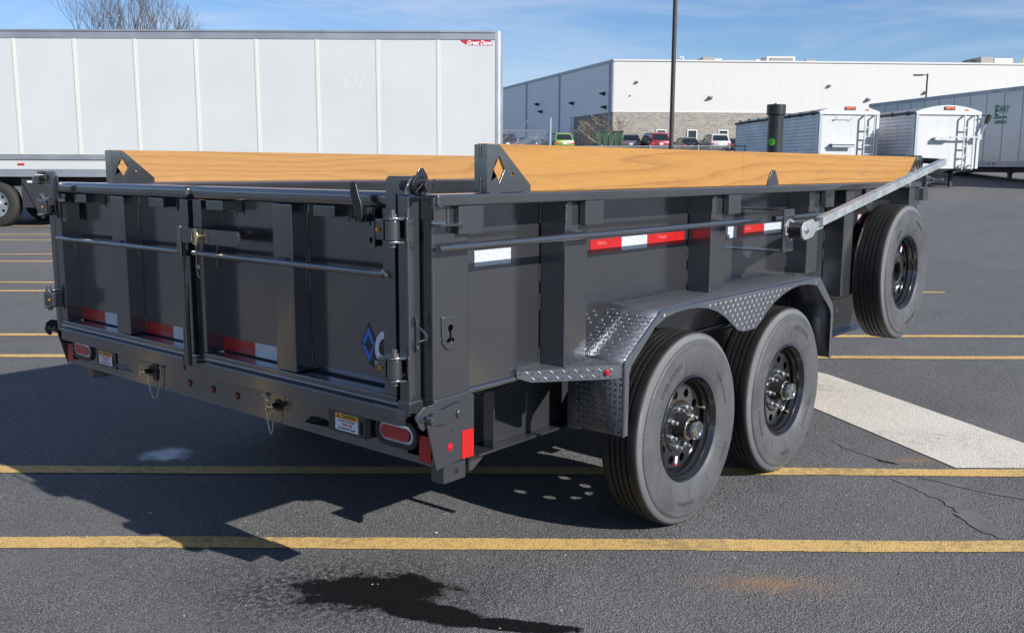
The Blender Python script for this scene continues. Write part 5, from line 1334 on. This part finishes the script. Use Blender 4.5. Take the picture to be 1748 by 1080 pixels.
def cr_r(px, n): return (px-874)/1622.1*n
m_cg = cpaint('car_green', (.16, .27, .05)); m_cgr = cpaint('car_grey', (.16, .165, .18)); m_cdb = cpaint('car_midnight', (.02, .025, .045)); m_crd = cpaint('car_maroon', (.22, .015, .025)); m_cbk = cpaint('car_black', (.018, .018, .02)); m_csv = cpaint('car_silver', (.52, .52, .52)); m_cbl = cpaint('car_blue', (.03, .06, .12))
car(cr_r(866, 88), 88, 4, m_cdb, 'dark blue car seen through the gate, nearest the white trailer', 'suv')
car(cr_r(900, 90), 90, 6, m_cbl, 'blue sedan seen through the barbed wire gate', 'sedan')
car(cr_r(962, 84), 84, 17, m_cg, 'lime green car parked left of the green container', 'suv')
car(cr_r(1073, 88), 88, -6, m_cgr, 'grey car right beside the green container', 'suv')
car(cr_r(1124, 86), 86, 10, m_crd, 'maroon car just behind the tall lamp post', 'big')
car(cr_r(1176, 88), 88, 4, m_cbk, 'low black sedan between the maroon and the silver car', 'sedan')
car(cr_r(1224, 86), 86, 4, m_csv, 'silver car at the right end of the row', 'suv')
car(cr_r(1256, 90), 90, 5, m_cbk, 'black sedan half hidden behind the ribbed grain trailer', 'sedan')
# green container
G_ = lthing('waste_container', 'dark green steel container standing between the lime and grey cars', 'container', cr_r(1036, 84), 84, 0)
m_dg = simple('container_green', (.03, .075, .045), .5, 0, 0, 10, .2, .2, 2)
mb = MB(); mb.hexa([(-1.15, 0, .12), (1.1, 0, .12), (1.1, 3, .12), (-1.15, 3, .12), (-1.25, -.1, 1.75), (1.2, -.1, 1.75), (1.2, 3, 1.75), (-1.25, 3, 1.75)]); mb.build('bin', m_dg, G_, bev=.02)
for k in range(5): BX('stiffener', m_dg, G_, -1.05+.5*k, -.97+.5*k, -.10, .0, .2, 1.7, bev=0)
BX('rim', m_dg, G_, -1.3, 1.25, -.18, 3.05, 1.751, 1.85, bev=.01)

# ---- bare trees
m_bark = simple('bark', (.11, .085, .065), .9, 0, 0, 12, .5, .25, 3)
m_twig = simple('pale_twigs', (.30, .25, .19), .9)
def tree(r, n, h, spread, label, seed, mat, depth=5, lean=0, multi=1, rad=None, name='bare_tree'):
    rnd = random.Random(seed); T_ = lthing(name, label, 'tree', r, n)
    tr = MB(); br = MB(); rad = rad or h*.018
    def grow(p, d, L_, r_, lv):
        pts = [p]; q = p; dd = d
        for k in range(3):
            dd = (dd+Vector((rnd.uniform(-1, 1), rnd.uniform(-1, 1), rnd.uniform(-.5, .9)))*.16).normalized(); q = q+dd*L_/3; pts.append(q)
        m = tr if lv == 0 else br
        m.tube(pts, [r_, r_*.88, r_*.76, r_*.62], 6 if lv < 2 else 3)
        if lv >= depth: return
        nk = 3 if lv < 2 else rnd.choice((2, 3, 3))
        for k in range(nk):
            a = 2*PI*(k+rnd.random()*.6)/nk; sp = rnd.uniform(.35, .75)*spread
            o1 = dd.orthogonal().normalized(); o2 = dd.cross(o1)
            nd = (dd+(o1*math.cos(a)+o2*math.sin(a))*sp+Vector((0, 0, .12))).normalized()
            st_ = pts[-1] if k < 2 else pts[2]
            grow(st_, nd, L_*rnd.uniform(.62, .84), max(r_*.6, .006), lv+1)
    for k in range(multi):
        d0 = Vector((rnd.uniform(-.25, .25)+lean, rnd.uniform(-.2, .2), 1)).normalized() if multi > 1 else Vector((lean, 0, 1)).normalized()
        grow(Vector((.15*(k-multi/2), 0, -.05)), d0, h*.30, rad, 0)
    tr.build('trunk', mat, T_); br.build('crown', mat, T_)
    return T_
tree(-27.0, 62, 11.0, .72, 'large bare tree whose crown shows above the white trailer', 11, m_bark, 6, multi=2, rad=.12)
tree(-23.7, 61, 11.6, .72, 'second bare tree above the white trailer, right of the broad one', 23, m_bark, 6, multi=2, rad=.11)
tree(cr_r(1030, 49), 49, 3.3, .75, 'young bare tree with pale twigs in front of the green container', 5, m_twig, 6, multi=1, rad=.055)
tree(cr_r(1003, 49.5), 49.5, 2.5, .7, 'small leafless shrub to the left of the young bare tree', 9, m_twig, 5, multi=2, rad=.045, name='bare_shrub')
